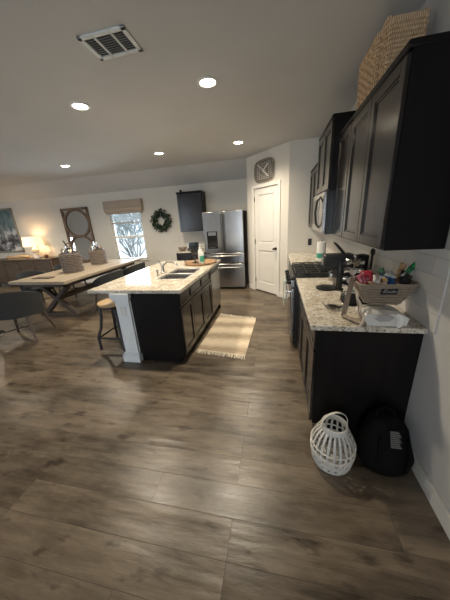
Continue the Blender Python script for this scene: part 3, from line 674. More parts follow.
m.tube(P, .0025, 6, ry=.008, up=Vector((.25, -.96, 0)).cross(Vector((0, 0, 1)))*0+Vector((0, 0, 1)) if False else [Vector((-.0, 0, 1)).lerp(Vector((math.cos(PI*k/16), .25*math.cos(PI*k/16), 0)), .5) + Vector((math.cos(PI*k/16), 0, math.sin(PI*k/16))) for k in range(17)])
m.build('handle', 'lant', la)

# ------------------------------------------------------------------ black bag on the floor
bg = thing('black_bag', 'slumped black bag with pale printed lines by the wall and cabinet end', 'bag', (-.17, 1.33, 0))
m = M(); rr = []
for z, sx, sy, oy in ((0.002, .125, .10, 0), (.03, .15, .125, 0), (.10, .155, .13, 0), (.20, .14, .115, .01), (.28, .115, .09, .02), (.34, .085, .06, .03), (.365, .04, .03, .035)):
    rr.append([m.bm.verts.new((-.175 + math.copysign(abs(math.cos(a))**.8, math.cos(a))*sx*(1+.04*math.sin(5*a+z*30)), 1.335+oy + math.copysign(abs(math.sin(a))**.8, math.sin(a))*sy*(1+.05*math.cos(4*a+z*22)), z)) for a in [2*PI*i/36 for i in range(36)]])
m.skin(rr); m.build('body', 'bagm', bg, smooth=70)
m = M(); m.tube([(-.24, 1.36, .35), (-.24, 1.35, .40), (-.20, 1.35, .43), (-.15, 1.35, .40), (-.14, 1.36, .35)], .007, 8, ry=.012); m.build('carry_handle', 'bagm', bg)
for P in ([(-.245, 1.25, .28), (-.255, 1.22, .18), (-.235, 1.212, .08)], [(-.095, 1.25, .28), (-.09, 1.22, .18), (-.105, 1.212, .08)]): M().tube(P, .006, 8, ry=.016).build('strap', 'bagm', bg)
m = M()
for i in range(9):
    z = .325-.010*i; y = 1.262 - (.34-z)*.42
    m.box(-.195, y-.004, z, -.150+.005*((i*7) % 3), y+.004, z+.004)
m.build('printed_label', 'ink', bg)

# ------------------------------------------------------------------ island
IX0, IX1, IY0, IY1 = -2.99, -1.856, 2.246, 4.20
isl = thing('kitchen_island', 'espresso kitchen island with a white post end, topped with granite', 'kitchen island', (-2.3, 3.2, 0))
M().box(-2.49, 2.285, .10, -1.905, 3.56, .879).box(-2.49, 2.30, 0, -1.97, 4.15, .10).box(-2.49, 3.56, .10, -1.905, 3.58, .879).box(-2.49, 4.15, 0, -1.905, 4.17, .879).build('body', 'esp', isl, bev=.002)
doors(isl, 'x+', -1.905, [(2.29, 2.66), (2.66, 3.11), (3.11, 3.56)], .12, .69)
doors(isl, 'x+', -1.905, [(2.29, 2.66), (2.66, 3.11), (3.11, 3.56)], .705, .865, 'drawer_front', fr=.03)
kw = M().box(-2.66, 2.29, 0, -2.492, 4.17, .879); kw.build('knee_wall', 'post', isl)
m = M().box(-2.675, 2.26, 0, -2.50, 2.292, .879).box(-2.705, 2.228, 0, -2.475, 2.30, .10).box(-2.692, 2.242, .10, -2.487, 2.30, .118).box(-2.71, 2.228, .815, -2.472, 2.30, .878).box(-2.695, 2.242, .79, -2.487, 2.30, .815)
m.build('end_post', 'post', isl, bev=.004)
o_ = M().box(-2.62, 2.254, .60, -2.55, 2.26, .715); o_.build('outlet', 'white', isl, bev=.002)
# worktop with two sink cut-outs
SX0, SX1, SY0, SYM, SY1 = -2.38, -1.99, 2.75, 3.12, 3.47
m = M(); z1, z2 = .88, .915
m.box(IX0, IY0, z1, IX1, SY0, z2).box(IX0, SY1, z1, IX1, IY1, z2).box(IX0, SY0, z1, SX0, SY1, z2).box(SX1, SY0, z1, IX1, SY1, z2)
bmesh.ops.remove_doubles(m.bm, verts=m.bm.verts, dist=1e-5)
tag(m.build('granite_island_top', 'granite'), 'polished beige granite island worktop with the sink set in it', 'worktop')
sk = thing('kitchen_sink', 'stainless double bowl sink set in the island granite', 'sink', (-2.18, 3.11, .70))
def bowl(y0, y1):
    m = M(); x0, x1 = SX0, SX1; zt = .905; zb = .72; t = .006
    m.box(x0, y0, zb, x1, y1, zb+t).box(x0, y0, zb, x0+t, y1, zt).box(x1-t, y0, zb, x1, y1, zt).box(x0, y0, zb, x1, y0+t, zt).box(x0, y1-t, zb, x1, y1, zt)
    return m
bowl(SY0, SYM-.012).build('bowl', 'sinks', sk, bev=.004); bowl(SYM+.012, SY1).build('bowl', 'sinks', sk, bev=.004)
M().box(SX0-.012, SY0-.012, .9152, SX0, SY1+.012, .918).box(SX1, SY0-.012, .9152, SX1+.012, SY1+.012, .918).box(SX0, SY0-.012, .9152, SX1, SY0, .918).box(SX0, SY1, .9152, SX1, SY1+.012, .918).box(SX0, SYM-.014, .898, SX1, SYM+.014, .910).build('rim', 'sinks', sk, bev=.001)
for y in (2.93, 3.30): M().lathe([(.04, .002), (.035, .006), (0, .004)], (-2.185, y, .724), 20).build('drain', 'dsteel', sk)
fc = thing('faucet', 'brushed steel faucet with a curved spout behind the sink', 'faucet', (-2.46, 3.12, .915))
M().lathe([(.028, 0), (.028, .01), (.02, .02), (.018, .07), (.014, .09), (0, .095)], (-2.46, 3.12, z0), 20).build('base', 'steel', fc)
M().tube([(-2.46, 3.12, z0+.06), (-2.44, 3.12, z0+.12), (-2.38, 3.13, z0+.155), (-2.30, 3.14, z0+.15), (-2.25, 3.145, z0+.12), (-2.245, 3.145, z0+.10)], [.013, .012, .011, .011, .012, .014], 10).build('spout', 'steel', fc)
M().tube([(-2.46, 3.12, z0+.085), (-2.48, 3.12, z0+.13), (-2.50, 3.11, z0+.19)], [.012, .009, .006], 8).build('handle', 'steel', fc)
tag(M().lathe([(.02, 0), (.02, .01), (.012, .02), (.012, .06), (.02, .065), (.02, .08), (0, .085)], (-2.46, 2.95, z0), 16).build('soap_pump', 'steel'), 'short steel soap pump beside the island faucet', 'soap dispenser')
# dishwasher
dw = thing('dishwasher', 'stainless dishwasher built into the far end of the island', 'dishwasher', (-2.2, 3.86, .10))
M().box(-2.45, 3.584, .102, -1.91, 4.146, .875).build('body', 'dsteel', dw); M().box(-1.91, 3.586, .12, -1.885, 4.144, .765).build('door', 'steel', dw, bev=.005)
M().box(-1.91, 3.586, .772, -1.885, 4.144, .868).build('control_panel', 'black', dw, bev=.004)
# tray and its load
TX, TY = -2.125, 3.86
ty = thing('round_tray', 'round acacia wood tray at the far end of the island', 'tray', (TX, TY, .915))
M().lathe([(.24, 0), (.265, .006), (.275, .03), (.262, .03), (.25, .014), (0, .014)], (TX, TY, z0+.001), 48).build('dish', 'traywood', ty)
for s in (-1, 1): M().tube([(TX+s*.262, TY-.05, z0+.028), (TX+s*.285, TY-.03, z0+.045), (TX+s*.285, TY+.03, z0+.045), (TX+s*.262, TY+.05, z0+.028)], .006, 8).build('handle', 'knob', ty)
tz = z0+.016
tag(M().lathe([(.055, 0), (.052, .006), (.014, .018), (.012, .12), (.035, .15), (.078, .19), (.092, .25), (.086, .33), (.081, .33), (.086, .25), (.072, .195), (.025, .158), (0, .155)], (TX-.09, TY+.0, tz), 32).build('glass_goblet', 'smoke'), 'large smoky blue stemmed glass bowl on the round tray', 'glass')
def bottle(x, y, h, r, mat, label, lm=None):
    t = thing('pump_bottle', label, 'bottle', (x, y, tz), group='soap bottles on the tray')
    M().lathe([(r*.9, 0), (r, .006), (r, h*.62), (r*.75, h*.72), (r*.35, h*.78), (r*.35, h*.82)], (x, y, tz), 24).build('bottle', mat, t)
    M().cyl((x, y, tz+h*.82), (x, y, tz+h*.88), r*.42).cyl((x, y, tz+h*.88), (x, y, tz+h), r*.14, n=8).tube([(x-.005, y, tz+h), (x+.03, y-.01, tz+h-.004)], .006, 8).build('pump', 'white', t)
    if lm: M().lathe([(r+.0006, h*.15), (r+.0006, h*.5)], (x, y, tz), 24, close=False).build('label', lm, t)
bottle(TX+.025, TY-.06, .30, .036, 'white', 'white pump soap bottle on the tray beside the blue goblet')
bottle(TX+.075, TY-.13, .26, .038, 'soap', 'pump soap bottle with a green label, rightmost on the tray', 'green')
# stool
so = thing('bar_stool', 'round honey wood stool on curved black iron legs beside the island', 'stool', (-3.04, 2.66, 0))
M().lathe([(.02, .60), (.165, .602), (.18, .615), (.18, .638), (.165, .648), (0, .645)], (0, 0, 0), 36).build('seat', 'seatw', so, world=False)
M().lathe([(.13, .565), (.13, .60), (.02, .60)], (0, 0, 0), 24).build('seat_plate', 'stoolm', so, world=False)
for i in range(4):
    a = PI/4+i*PI/2; d = Vector((math.cos(a), math.sin(a), 0))
    M().tube([d*.13+Vector((0, 0, .585)), d*.165+Vector((0, 0, .57)), d*.165+Vector((0, 0, .46)), d*.20+Vector((0, 0, .30)), d*.255+Vector((0, 0, .18)), d*.255+Vector((0, 0, .02)), d*.262], [.019]*7, 8).build('leg', 'stoolm', so, world=False)
m = M(); m.tube([Vector((.252*math.cos(PI/4+i*PI/2), .252*math.sin(PI/4+i*PI/2), .17)) for i in range(4)], .014, 8, True); m.build('footrest', 'stoolm', so, world=False)
M().cyl((0, 0, .42), (0, 0, .58), .012).build('screw_post', 'stoolm', so, world=False)

# rug
rg_ = thing('woven_rug', 'beige striped woven rug with fringed ends beside the island', 'rug', (-1.55, 3.1, 0))
m = M(); n1, n2 = 8, 20; q = [Vector((-1.87, 2.60, 0)), Vector((-1.23, 2.52, 0)), Vector((-1.19, 3.62, 0)), Vector((-1.84, 3.78, 0))]
G = {}
for i in range(n1+1):
    for j in range(n2+1):
        a = q[0].lerp(q[1], i/n1); b = q[3].lerp(q[2], i/n1); p = a.lerp(b, j/n2); G[i, j] = p + Vector((0, 0, .006+.0025*math.sin(i*1.7+j*.9)))
T = {k: m.bm.verts.new(v) for k, v in G.items()}; Bt = {k: m.bm.verts.new((v.x, v.y, .0005)) for k, v in G.items()}
for i in range(n1):
    for j in range(n2): m.bm.faces.new((T[i, j], T[i+1, j], T[i+1, j+1], T[i, j+1]))
for i in range(n1):
    m.bm.faces.new((T[i, 0], Bt[i, 0], Bt[i+1, 0], T[i+1, 0])); m.bm.faces.new((T[i, n2], T[i+1, n2], Bt[i+1, n2], Bt[i, n2]))
for j in range(n2):
    m.bm.faces.new((T[0, j], T[0, j+1], Bt[0, j+1], Bt[0, j])); m.bm.faces.new((T[n1, j], Bt[n1, j], Bt[n1, j+1], T[n1, j+1]))
m.build('mat', 'rug', rg_)
for (a, b, s) in ((q[0], q[1], -1), (q[3], q[2], 1)):
    m = M()
    for i in range(46):
        p = a.lerp(b, (i+.5)/46); dx = random.uniform(-.018, .018); L = random.uniform(.06, .09)
        m.tube([p+Vector((0, -s*.004, .006)), p+Vector((dx*.4, s*L*.5, .008)), p+Vector((dx, s*L, .003))], [.006, .005, .006], 5)
    m.build('fringe', 'fringe', rg_)

# ------------------------------------------------------------------ refrigerator
fx0, fx1, fy = -2.49, -1.58, 5.39
fr = thing('refrigerator', 'stainless french door refrigerator against the back wall', 'refrigerator', (-2.03, 5.75, 0))
M().box(fx0, fy+.075, .03, fx1, 6.15, 1.765).build('body', 'matblack', fr, bev=.004)
mid = (fx0+fx1)/2
M().box(fx0, fy, .875, mid-.003, fy+.07, 1.78).build('door', 'steel', fr, bev=.012)
M().box(mid+.003, fy, .875, fx1, fy+.07, 1.78).build('door', 'steel', fr, bev=.012)
M().box(fx0, fy, .625, fx1, fy+.07, .868).build('drawer', 'steel', fr, bev=.012)
M().box(fx0, fy, .06, fx1, fy+.07, .618).build('drawer', 'steel', fr, bev=.012)
for x in (mid-.035, mid+.035): M().tube([(x, fy, .95), (x, fy-.05, .97), (x, fy-.058, 1.3), (x, fy-.05, 1.70), (x, fy, 1.72)], .011, 8).build('door_handle', 'steel', fr)
for z in (.81, .54): M().tube([(fx0+.08, fy, z), (fx0+.10, fy-.05, z), (fx1-.10, fy-.05, z), (fx1-.08, fy, z)], .012, 8).build('drawer_handle', 'steel', fr)
dp = M().box(-2.41, fy-.004, .98, -2.17, fy, 1.36).build('dispenser', 'blackglass', fr, bev=.004)
M().box(-2.38, fy-.006, 1.27, -2.20, fy-.004, 1.345).build('dispenser_panel', 'dsteel', dp)
M().box(-2.36, fy-.02, 1.0, -2.22, fy-.004, 1.012).build('dispenser_tray', 'steel', dp)
# back counter with its cabinet and wall cabinet
t = thing('base_cabinet', 'dark espresso base cabinet left of the refrigerator, mostly behind the island', 'kitchen cabinet', (-2.95, 5.88, 0))
M().box(-3.30, 5.60, .10, -2.50, YB-.002, .879).box(-3.30, 5.66, 0, -2.50, YB-.002, .10).build('body', 'esp', t, bev=.002); doors(t, 'y-', 5.60, [(-3.29, -2.90), (-2.90, -2.51)], .12, .86)
tag(M().box(-3.32, 5.56, .88, -2.497, YB-.002, .915).build('granite_worktop', 'granite', bev=.005), 'short granite worktop on the back wall left of the refrigerator', 'worktop')
t = thing('wall_cabinet', 'dark wall cabinet on the back wall above the refrigerator side counter', 'kitchen cabinet', (-2.93, 6.02, 1.37))
M().box(-3.22, 5.86, 1.37, -2.60, YB-.002, 2.28).build('body', 'esp', t, bev=.002); doors(t, 'y-', 5.86, [(-3.218, -2.602)], 1.38, 2.235); M().box(-3.225, 5.835, 2.245, -2.595, YB-.002, 2.28).build('top_moulding', 'esp', t, bev=.006)
tag(M().ball((-3.24, 6.10, 2.33), .035).cyl((-3.24, 6.10, 2.281), (-3.24, 6.10, 2.31), .015).build('small_speaker', 'matblack'), 'small black round gadget on the corner of the back wall cabinet', 'gadget')
bpy.data.objects['small_speaker'].location.x += .04
tag(M().box(-3.02, 5.66, .9155, -2.68, 5.84, .99).build('storage_box', 'matblack', bev=.012), 'low black box on the short worktop left of the refrigerator', 'box')
tag(M().lathe([(.05, 0), (.10, .04), (.115, .09), (.108, .09), (.09, .045), (0, .015)], (-3.19, 5.78, z0), 28).build('stoneware_bowl', 'wickg'), 'brown bowl at the left end of the back wall worktop', 'bowl')

# ------------------------------------------------------------------ dining area
TX0, TX1, TY0, TY1 = -5.62, -4.40, 3.30, 5.75
tb = thing('dining_table', 'long weathered wood dining table on crossed trestle legs', 'dining table', ((TX0+TX1)/2, (TY0+TY1)/2, 0))
m = M()
for i in range(6):
    x = TX0+(TX1-TX0)*i/6; m.box(x+.001, TY0+.14, .71, x+(TX1-TX0)/6-.001, TY1-.14, .76)
m.box(TX0, TY0, .705, TX1, TY0+.138, .76).box(TX0, TY1-.138, .705, TX1, TY1, .76); m.build('table_top', 'tabletop', tb, bev=.004)
M().box(TX0+.12, TY0+.12, .63, TX1-.12, TY0+.16, .71).box(TX0+.12, TY1-.16, .63, TX1-.12, TY1-.12, .71).box(TX0+.12, TY0+.12, .63, TX0+.16, TY1-.12, .71).box(TX1-.16, TY0+.12, .63, TX1-.12, TY1-.12, .71).build('apron', 'tabledark', tb)
for y in (3.62, 5.42):
    xa, xb = TX0+.22, TX1-.18; wv = .11
    M().quadbox((xa, y-.045, .05), (wv, 0, 0), (0, .09, 0), (xb-xa-wv, 0, .59)).build('trestle_leg', 'tabledark', tb, bev=.006)
    M().quadbox((xb-wv, y-.04, .05), (wv, 0, 0), (0, .08, 0), (-(xb-xa-wv), 0, .59)).build('trestle_leg', 'tabledark', tb, bev=.006)
    M().box(xa-.03, y-.06, 0, xb+.03, y+.06, .06).build('trestle_foot', 'tabledark', tb, bev=.006)
M().box((TX0+TX1)/2-.04, 3.62, .30, (TX0+TX1)/2+.04, 5.42, .40).build('stretcher', 'tabledark', tb, bev=.005)

def make_chair(label):
    t = thing('tub_chair', label, 'chair', (0, 0, 0), 0, 'charcoal tub chairs round the dining table')
    # faces +y; curved shell back
    m = M(); n = 26; outer, inner = [], []
    rings = []
    for i in range(n+1):
        a = math.radians(-205 + 230*i/n)   # from left arm round the back to right arm
        f = abs((i/n)*2-1); top = .80-.16*f**2.2; lo = .40
        def P(r, z): 
            x = r*math.cos(a)*1.0; y = r*math.sin(a)*.92
            fl = 1+.10*(z-.4)/.4; return (x*fl, y*fl, z)
        rings.append([m.bm.verts.new(P(.275, lo)), m.bm.verts.new(P(.275, (lo+top)/2)), m.bm.verts.new(P(.275, top-.01)), m.bm.verts.new(P(.255, top)), m.bm.verts.new(P(.235, top-.01)), m.bm.verts.new(P(.228, (lo+top)/2)), m.bm.verts.new(P(.228, lo))])
    m.skin(rings); m.build('backrest', 'fabric', t, world=False, smooth=60)
    M().lathe([(.20, .38), (.245, .39), (.262, .42), (.255, .465), (.22, .48), (0, .485)], (0, .01, 0), 32).build('seat', 'fabric', t, world=False)
    for sx in (-1, 1):
        for sy in (-1, 1): M().tube([(sx*.17, sy*.17, .40), (sx*.20, sy*.20, .20), (sx*.235, sy*.24, 0)], [.020, .017, .013], 8).build('leg', 'leg', t, world=False)
    m = M(); m.tube([(-.208, -.208, .17), (.208, .208, .17)], .009, 8); m.tube([(-.208, .208, .17), (.208, -.208, .17)], .009, 8); m.build('stretcher', 'leg', t, world=False)
    return t
ch = make_chair('charcoal tub chair alone at the near end of the dining table'); ch.location = (-4.78, 2.72, 0); ch.rotation_euler.z = .35; ch.scale = (1.25, 1.1, 1.02)
for x, y, rz, lb in ((-4.12, 4.02, PI/2, 'charcoal tub chair on the island side of the table, nearer the viewer'), (-4.08, 4.82, PI/2, 'charcoal tub chair on the island side of the table, nearer the window'),
                     (-5.92, 4.05, -PI/2, 'charcoal tub chair on the sideboard side of the table, nearer the lamp'), (-5.92, 4.95, -PI/2, 'charcoal tub chair on the sideboard side of the table, nearer the mirror')):
    c = copy_tree(ch, lb); c.location = (x, y, 0); c.rotation_euler.z = rz; c.scale = (1.05, 1.05, 1.0)

def jug(x, y, s, label, wood_handle):
    t = thing('wicker_bottle', label, 'bottle', (x, y, .761), group='wicker covered bottles on the dining table')
    z = .761
    m = M(); rows = int(.40*s/.034); 
    for i in range(rows):
        r = .19*s*(1-.03*abs(i/rows*2-1)); P = [(x+r*(1+.045*(1 if (j//2+i) % 2 else -1))*math.cos(2*PI*j/32), y+r*(1+.045*(1 if (j//2+i) % 2 else -1))*math.sin(2*PI*j/32), z+.018+i*.034) for j in range(32)]
        m.tube(P, .013, 6, True)
    M().lathe([(.172*s, .002), (.172*s, .395*s)], (x, y, z), 24).build('liner', 'tabledark', t)
    m.build('wicker_cover', 'wickg', t)
    M().lathe([(.15*s, .396*s), (.12*s, .42*s), (.075*s, .45*s), (.042*s, .49*s), (.038*s, .57*s), (.048*s, .58*s), (.036*s, .585*s), (.03*s, .58*s)], (x, y, z), 28).build('glass_bottle', 'glass', t)
    for sg in (-1, 1):
        m = M(); m.tube([(x+sg*.17*s, y, z+.38*s), (x+sg*.19*s, y, z+.44*s), (x+sg*.15*s, y, z+.48*s), (x+sg*.11*s, y, z+.44*s), (x+sg*.14*s, y, z+.39*s)], .012, 6); m.build('handle', 'wickg', t)
    if wood_handle: M().tube([(x-.005, y, z+.52*s), (x-.07, y, z+.64*s)], .014, 8).build('stopper', 'leg', t)
jug(-5.02, 4.18, .98, 'larger wicker covered bottle nearer the end of the table', True)
jug(-5.08, 5.04, .92, 'smaller wicker covered bottle farther down the table toward the window', False)
tag(M().box(-5.35, 3.52, .761, -4.95, 3.66, .775).build('place_tray', 'tabledark', bev=.004), 'thin dark board lying near the end of the dining table', 'board')
bpy.data.objects['place_tray'].name = 'serving_board'

# sideboard, lamp, decorations
sb = thing('sideboard', 'long dark wood sideboard under the picture', 'sideboard', (-8.3, 5.93, 0))
M().box(-9.6, 5.72, .12, -7.25, YB-.016, .80).build('body', 'sidewood', sb, bev=.004); M().box(-9.64, 5.69, .80, -7.2, YB-.016, .84).build('top', 'sidewood', sb, bev=.004)
M().box(-7.25, 5.70, .10, -7.21, YB-.016, .80).build('end_panel', 'sideend', sb)
for i in range(4):
    m = M(); panel(m, 'y-', 5.72, -9.58+i*.58, -9.02+i*.58, .15, .78, fr=.05); m.build('door', 'sidewood', sb, bev=.003)
for x in (-9.55, -7.30):
    for y in (5.76, 6.12): M().box(x-.03, y-.03, 0, x+.03, y+.03, .12).build('leg', 'sidewood', sb)
lx, ly = -7.90, 5.91
lp = thing('table_lamp', 'white ceramic table lamp glowing on the dark sideboard', 'lamp', (lx, ly, .84))
M().lathe([(.06, 0), (.075, .01), (.085, .08), (.065, .16), (.085, .20), (.08, .27), (.03, .33), (.012, .34), (.012, .45), (0, .45)], (lx, ly, .841), 32).build('base', 'ceramic', lp)
M().lathe([(.26, .36), (.225, .62), (.221, .62), (.256, .36)], (lx, ly, .84), 40, close=False).build('lamp_shade', 'shade', lp)
l = bpy.data.lights.new('lamp_bulb', 'POINT'); l.energy = 5; l.color = (1, .70, .40); l.shadow_soft_size = .06
o = bpy.data.objects.new('lamp_bulb', l); COL.objects.link(o); o.location = (lx, ly, 1.34)
m = M(); m.tube([(-8.95, 5.86, .90), (-8.70, 5.84, .90), (-8.40, 5.87, .915), (-8.12, 5.85, .905)], [.04, .055, .05, .02], 10, ry=.06); m.box(-8.9, 5.80, .841, -8.2, 5.90, .862)
tag(m.build('driftwood_log', 'drift'), 'pale driftwood log lying on the sideboard beside the lamp', 'ornament')
tag(M().ball((-7.55, 5.90, .895), .055).build('decorative_ball', 'sand'), 'small brown ball on the sideboard right of the lamp', 'ornament')
tag(M().lathe([(.05, 0), (.06, .01), (.055, .07), (0, .075)], (-7.75, 5.84, .841), 20).build('small_candle', 'ceramic'), 'short white candle at the foot of the lamp', 'candle')
# picture
pf = thing('framed_picture', 'large silver framed picture of pale figures on the wall above the sideboard', 'picture', (-9.3, YB-.03, 1.0))
px0, px1, pz0, pz1 = -10.05, -8.63, 1.02, 2.32
M().box(px0, YB-.035, pz0, px0+.05, YB-.002, pz1).box(px1-.05, YB-.035, pz0, px1, YB-.002, pz1).box(px0, YB-.035, pz0, px1, YB-.002, pz0+.05).box(px0, YB-.035, pz1-.05, px1, YB-.002, pz1).build('frame', 'picframe', pf, bev=.006)
M().box(px0+.05, YB-.022, pz0+.05, px1-.05, YB-.004, pz1-.05).build('canvas', 'pic', pf)
# mirror: rectangle with two circles
mr = thing('wall_mirror', 'tall brown wood mirror with two stacked round frames', 'mirror', (-6.50, YB-.03, .60))
mx0, mx1, mz0, mz1 = -6.90, -6.01, .62, 2.17; mc = (mx0+mx1)/2; t = .065; y0_, y1_ = YB-.045, YB-.004
M().box(mx0, y0_, mz0, mx0+t, y1_, mz1).box(mx1-t, y0_, mz0, mx1, y1_, mz1).box(mx0, y0_, mz0, mx1, y1_, mz0+t).box(mx0, y0_, mz1-t, mx1, y1_, mz1).build('frame', 'mirwood', mr, bev=.004)
hh = (mz1-mz0-2*t)/2; rrx = (mx1-mx0-2*t)/2
for k in range(2): M().tube([(mc+(rrx+.012)*math.cos(2*PI*i/48), YB-.04, mz0+t+hh*(k+.5)+(hh/2+.01)*math.sin(2*PI*i/48)) for i in range(48)], .012, 8, True, ry=.03, up=(0, 1, 0)).build('circle_frame', 'mirwood', mr)
M().box(mx0+t, YB-.02, mz0+t, mx1-t, YB-.012, mz1-t).build('mirror_glass', 'mirror', mr)
# wreath
wr = thing('wreath', 'round dark green leafy wreath on the back wall', 'wreath', (-3.84, YB-.06, 1.40)); wc = Vector((-3.84, YB-.07, 1.67))
M().torus(wc, .20, .035, 'y', 36, 8).build('ring', 'leaf', wr)
m = M(); rnd = random.Random(3)
for i in range(560):
    a = rnd.uniform(0, 2*PI); b = rnd.uniform(0, 2*PI); R0 = .20+.05*math.cos(b); p = wc + Vector((R0*math.cos(a), .04*math.sin(b), R0*math.sin(a)))
    d = (Vector((math.cos(a)*math.cos(b), math.sin(b)*.8, math.sin(a)*math.cos(b))) + Vector((rnd.uniform(-.8, .8), rnd.uniform(-.5, .3), rnd.uniform(-.8, .8)))).normalized()
    if (p+d*.07).y > YB-.004: d.y = -abs(d.y)
    s_ = d.cross(Vector((rnd.random()-.5, rnd.random()-.5, rnd.random()-.5))).normalized()*.014; L = rnd.uniform(.04, .085)
    v = [m.bm.verts.new(q_) for q_ in (p, p+d*L*.5+s_, p+d*L, p+d*L*.5-s_)]; m.bm.faces.new(v)
m.build('leaves', 'leaf', wr)
# clock over the pantry door
CU, CZ = .605, 2.43
ck = thing('wall_clock', 'large open wicker clock with pale hands above the pantry door', 'clock', (-1.09, 5.13, CZ))
def sup(a, r): 
    c_, s_ = math.cos(a), math.sin(a); return (CU+1.14*r*math.copysign(abs(c_)**.55, c_), CZ+r*.80*math.copysign(abs(s_)**.55, s_))
A3 = ANG
m = M()
for r in (.235, .205, .07): m.tube([(sup(2*PI*i/48, r)[0], -.03, sup(2*PI*i/48, r)[1]) for i in range(48)], .009 if r > .1 else .007, 6, True)
m.build('rim', 'clockm', ck, xf=A3)
m = M()
for k in range(10):
    z = CZ-.15+k*.0333; wd = .25*(1-.20*(abs(k-4.5)/4.5)**3)
    for s in (0,): m.tube([(CU-wd+2*wd*i/16, -.03+(.009 if (i+k+s) % 2 else -.009), z) for i in range(17)], .0055, 5)
for k in range(9):
    x = CU-.20+k*.05; m.tube([(x, -.03, CZ-.165), (x, -.03, CZ+.165)], .0045, 5)
m.build('face', 'clockm', ck, xf=A3)
m = M(); m.quadbox((CU+.005, -.05, CZ-.01), (-.15, 0, .10), (0, .006, 0), (.012, 0, .018)).build('hour_hand', 'clockw', ck, xf=A3)
m = M(); m.quadbox((CU-.14, -.058, CZ-.12), (.30, 0, .24), (0, .006, 0), (-.01, 0, .014)).build('minute_hand', 'clockw', ck, xf=A3)

# shoe at the left edge
sh = thing('sneaker', 'black sneaker with a white sole on the floor by the chair', 'shoe', (-5.34, 2.68, 0), .4)
m = M(); rr = []
for y, w_, h_ in ((-.14, .035, .06), (-.11, .042, .085), (-.04, .042, .09), (.03, .045, .065), (.09, .048, .05), (.13, .035, .035), (.145, .015, .02)):
    rr.append([m.bm.verts.new((w_*math.cos(a), y, .024+h_*max(0, math.sin(a))*1.0)) for a in [2*PI*i/16 for i in range(16)]])
m.skin(rr); m.build('upper', 'matblack', sh, world=False)
m = M(); m.prism([(.05*math.cos(a)*(1 if math.sin(a) > 0 else .9), .155*math.sin(a)) for a in [2*PI*i/24 for i in range(24)]], 'z', 0, .026); m.build('sole', 'rubber', sh, world=False, bev=.004)

# ------------------------------------------------------------------ outside
g = M().box(-25, YB+.2, -.25, 15, 40, -.2); st(g.build('ground_outside', 'lawn'))
rnd = random.Random(11)
def tree(x, y, h, label):
    t = thing('garden_tree', label, 'tree', (x, y, -.2), group='trees outside the dining window')
    m = M(); tips = []
    def br(p, d, L, r, k):
        q_ = p + d*L; m.tube([p, p.lerp(q_, .5)+Vector((rnd.uniform(-.04, .04), 0, rnd.uniform(-.02, .02))), q_], [r, r*.8, r*.6], 6)
        if k == 0: tips.append((p, q_)); return
        for _ in range(3): br(p.lerp(q_, rnd.uniform(.55, 1)), (d + Vector((rnd.uniform(-1, 1), rnd.uniform(-.8, .8), rnd.uniform(-.4, .6)))).normalized(), L*.68, r*.58, k-1)
    for _ in range(4): br(Vector((x, y, -.2)), Vector((rnd.uniform(-.45, .45), rnd.uniform(-.2, .2), 1)).normalized(), h*.36, .035, 4)
    m.build('trunk', 'bark', t)
    m = M()
    for p, q_ in tips:
        for _ in range(5):
            c_ = p.lerp(q_, rnd.random()) + Vector([rnd.uniform(-.07, .07) for _ in range(3)]); a = Vector([rnd.uniform(-1, 1) for _ in range(3)]).normalized()*.045; b = a.cross(Vector([rnd.uniform(-1, 1) for _ in range(3)])).normalized()*.02
            v = [m.bm.verts.new(z_) for z_ in (c_-a, c_+b, c_+a, c_-b)]; m.bm.faces.new(v)
    m.build('foliage', 'exleaf', t)
tree(-11.0, 15.5, 4.6, 'leafy garden tree the farthest away, seen through the window')
tree(-6.1, 8.3, 3.0, 'leafy garden tree nearest the house, seen through the window')
tree(-8.3, 11.8, 3.6, 'leafy garden tree half way back, seen through the left part of the window')

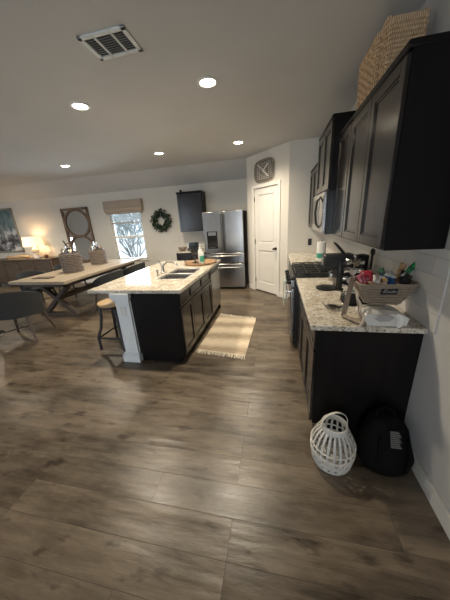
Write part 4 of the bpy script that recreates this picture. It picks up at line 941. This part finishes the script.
# ------------------------------------------------------------------ lights and world
def area(nm, loc, rot, sx, sy, e, col):
    l = bpy.data.lights.new(nm, 'AREA'); l.shape = 'RECTANGLE'; l.size = sx; l.size_y = sy; l.energy = e; l.color = col
    o = bpy.data.objects.new(nm, l); COL.objects.link(o); o.location = loc; o.rotation_euler = rot; return o
area('added_window_fill', ((FX0+FX1)/2, YF-.14, (FZ0+FZ1)/2), (RD(90), 0, 0), FX1-FX0, FZ1-FZ0, 75, (.78, .89, 1))  # fill through the added front window
area('added_near_fill', ((GX0+GX1)/2, YF-.14, (GZ0+GZ1)/2), (RD(90), 0, 0), GX1-GX0, GZ1-GZ0, 52, (.88, .94, 1))  # fill added behind the viewer for the near right wall and floor
area('side_daylight', (XL-.14, (LY0+LY1)/2, (LZ0+LZ1)/2), (0, RD(-90), 0), LZ1-LZ0, LY1-LY0, 8, (.82, .91, 1))
area('dining_daylight', ((WX0+WX1)/2, YB+.14, (WZ0+1.66)/2), (RD(-90), 0, 0), WX1-WX0-.1, .9, 14, (.75, .88, 1))
W = bpy.data.worlds.new('sky'); S.world = W; W.use_nodes = True
bgn = W.node_tree.nodes['Background']; bgn.inputs[0].default_value = (.72, .87, 1, 1); bgn.inputs[1].default_value = 2.2

# ------------------------------------------------------------------ camera
cam = bpy.data.cameras.new('camera'); co = bpy.data.objects.new('camera', cam); COL.objects.link(co); S.camera = co
cam.sensor_fit = 'HORIZONTAL'; cam.sensor_width = 36; cam.lens = 237.858/450*36; cam.clip_start = .02; cam.clip_end = 200
pi_, ya, ro = RD(-18.518), RD(12.728), RD(-3.673)
F = Vector((-math.sin(ya)*math.cos(pi_), math.cos(ya)*math.cos(pi_), math.sin(pi_))); Rt = Vector((math.cos(ya), math.sin(ya), 0)); U = Rt.cross(F)
r_ = Rt*math.cos(ro)+U*math.sin(ro); u_ = -Rt*math.sin(ro)+U*math.cos(ro)
mw_ = Matrix((r_, u_, -F)).transposed().to_4x4(); mw_.translation = Vector((-.871, 0, 1.584)); co.matrix_world = mw_

S.view_settings.view_transform = 'Standard'; S.view_settings.look = 'None'; S.view_settings.gamma = 1; S.view_settings.use_curve_mapping = False
S.view_settings.exposure = .58
S.cycles.use_denoising = True
try: S.cycles.denoiser = 'OPENIMAGEDENOISE'
except Exception: pass
S.cycles.max_bounces = 10; S.cycles.diffuse_bounces = 6; S.cycles.sample_clamp_indirect = 6
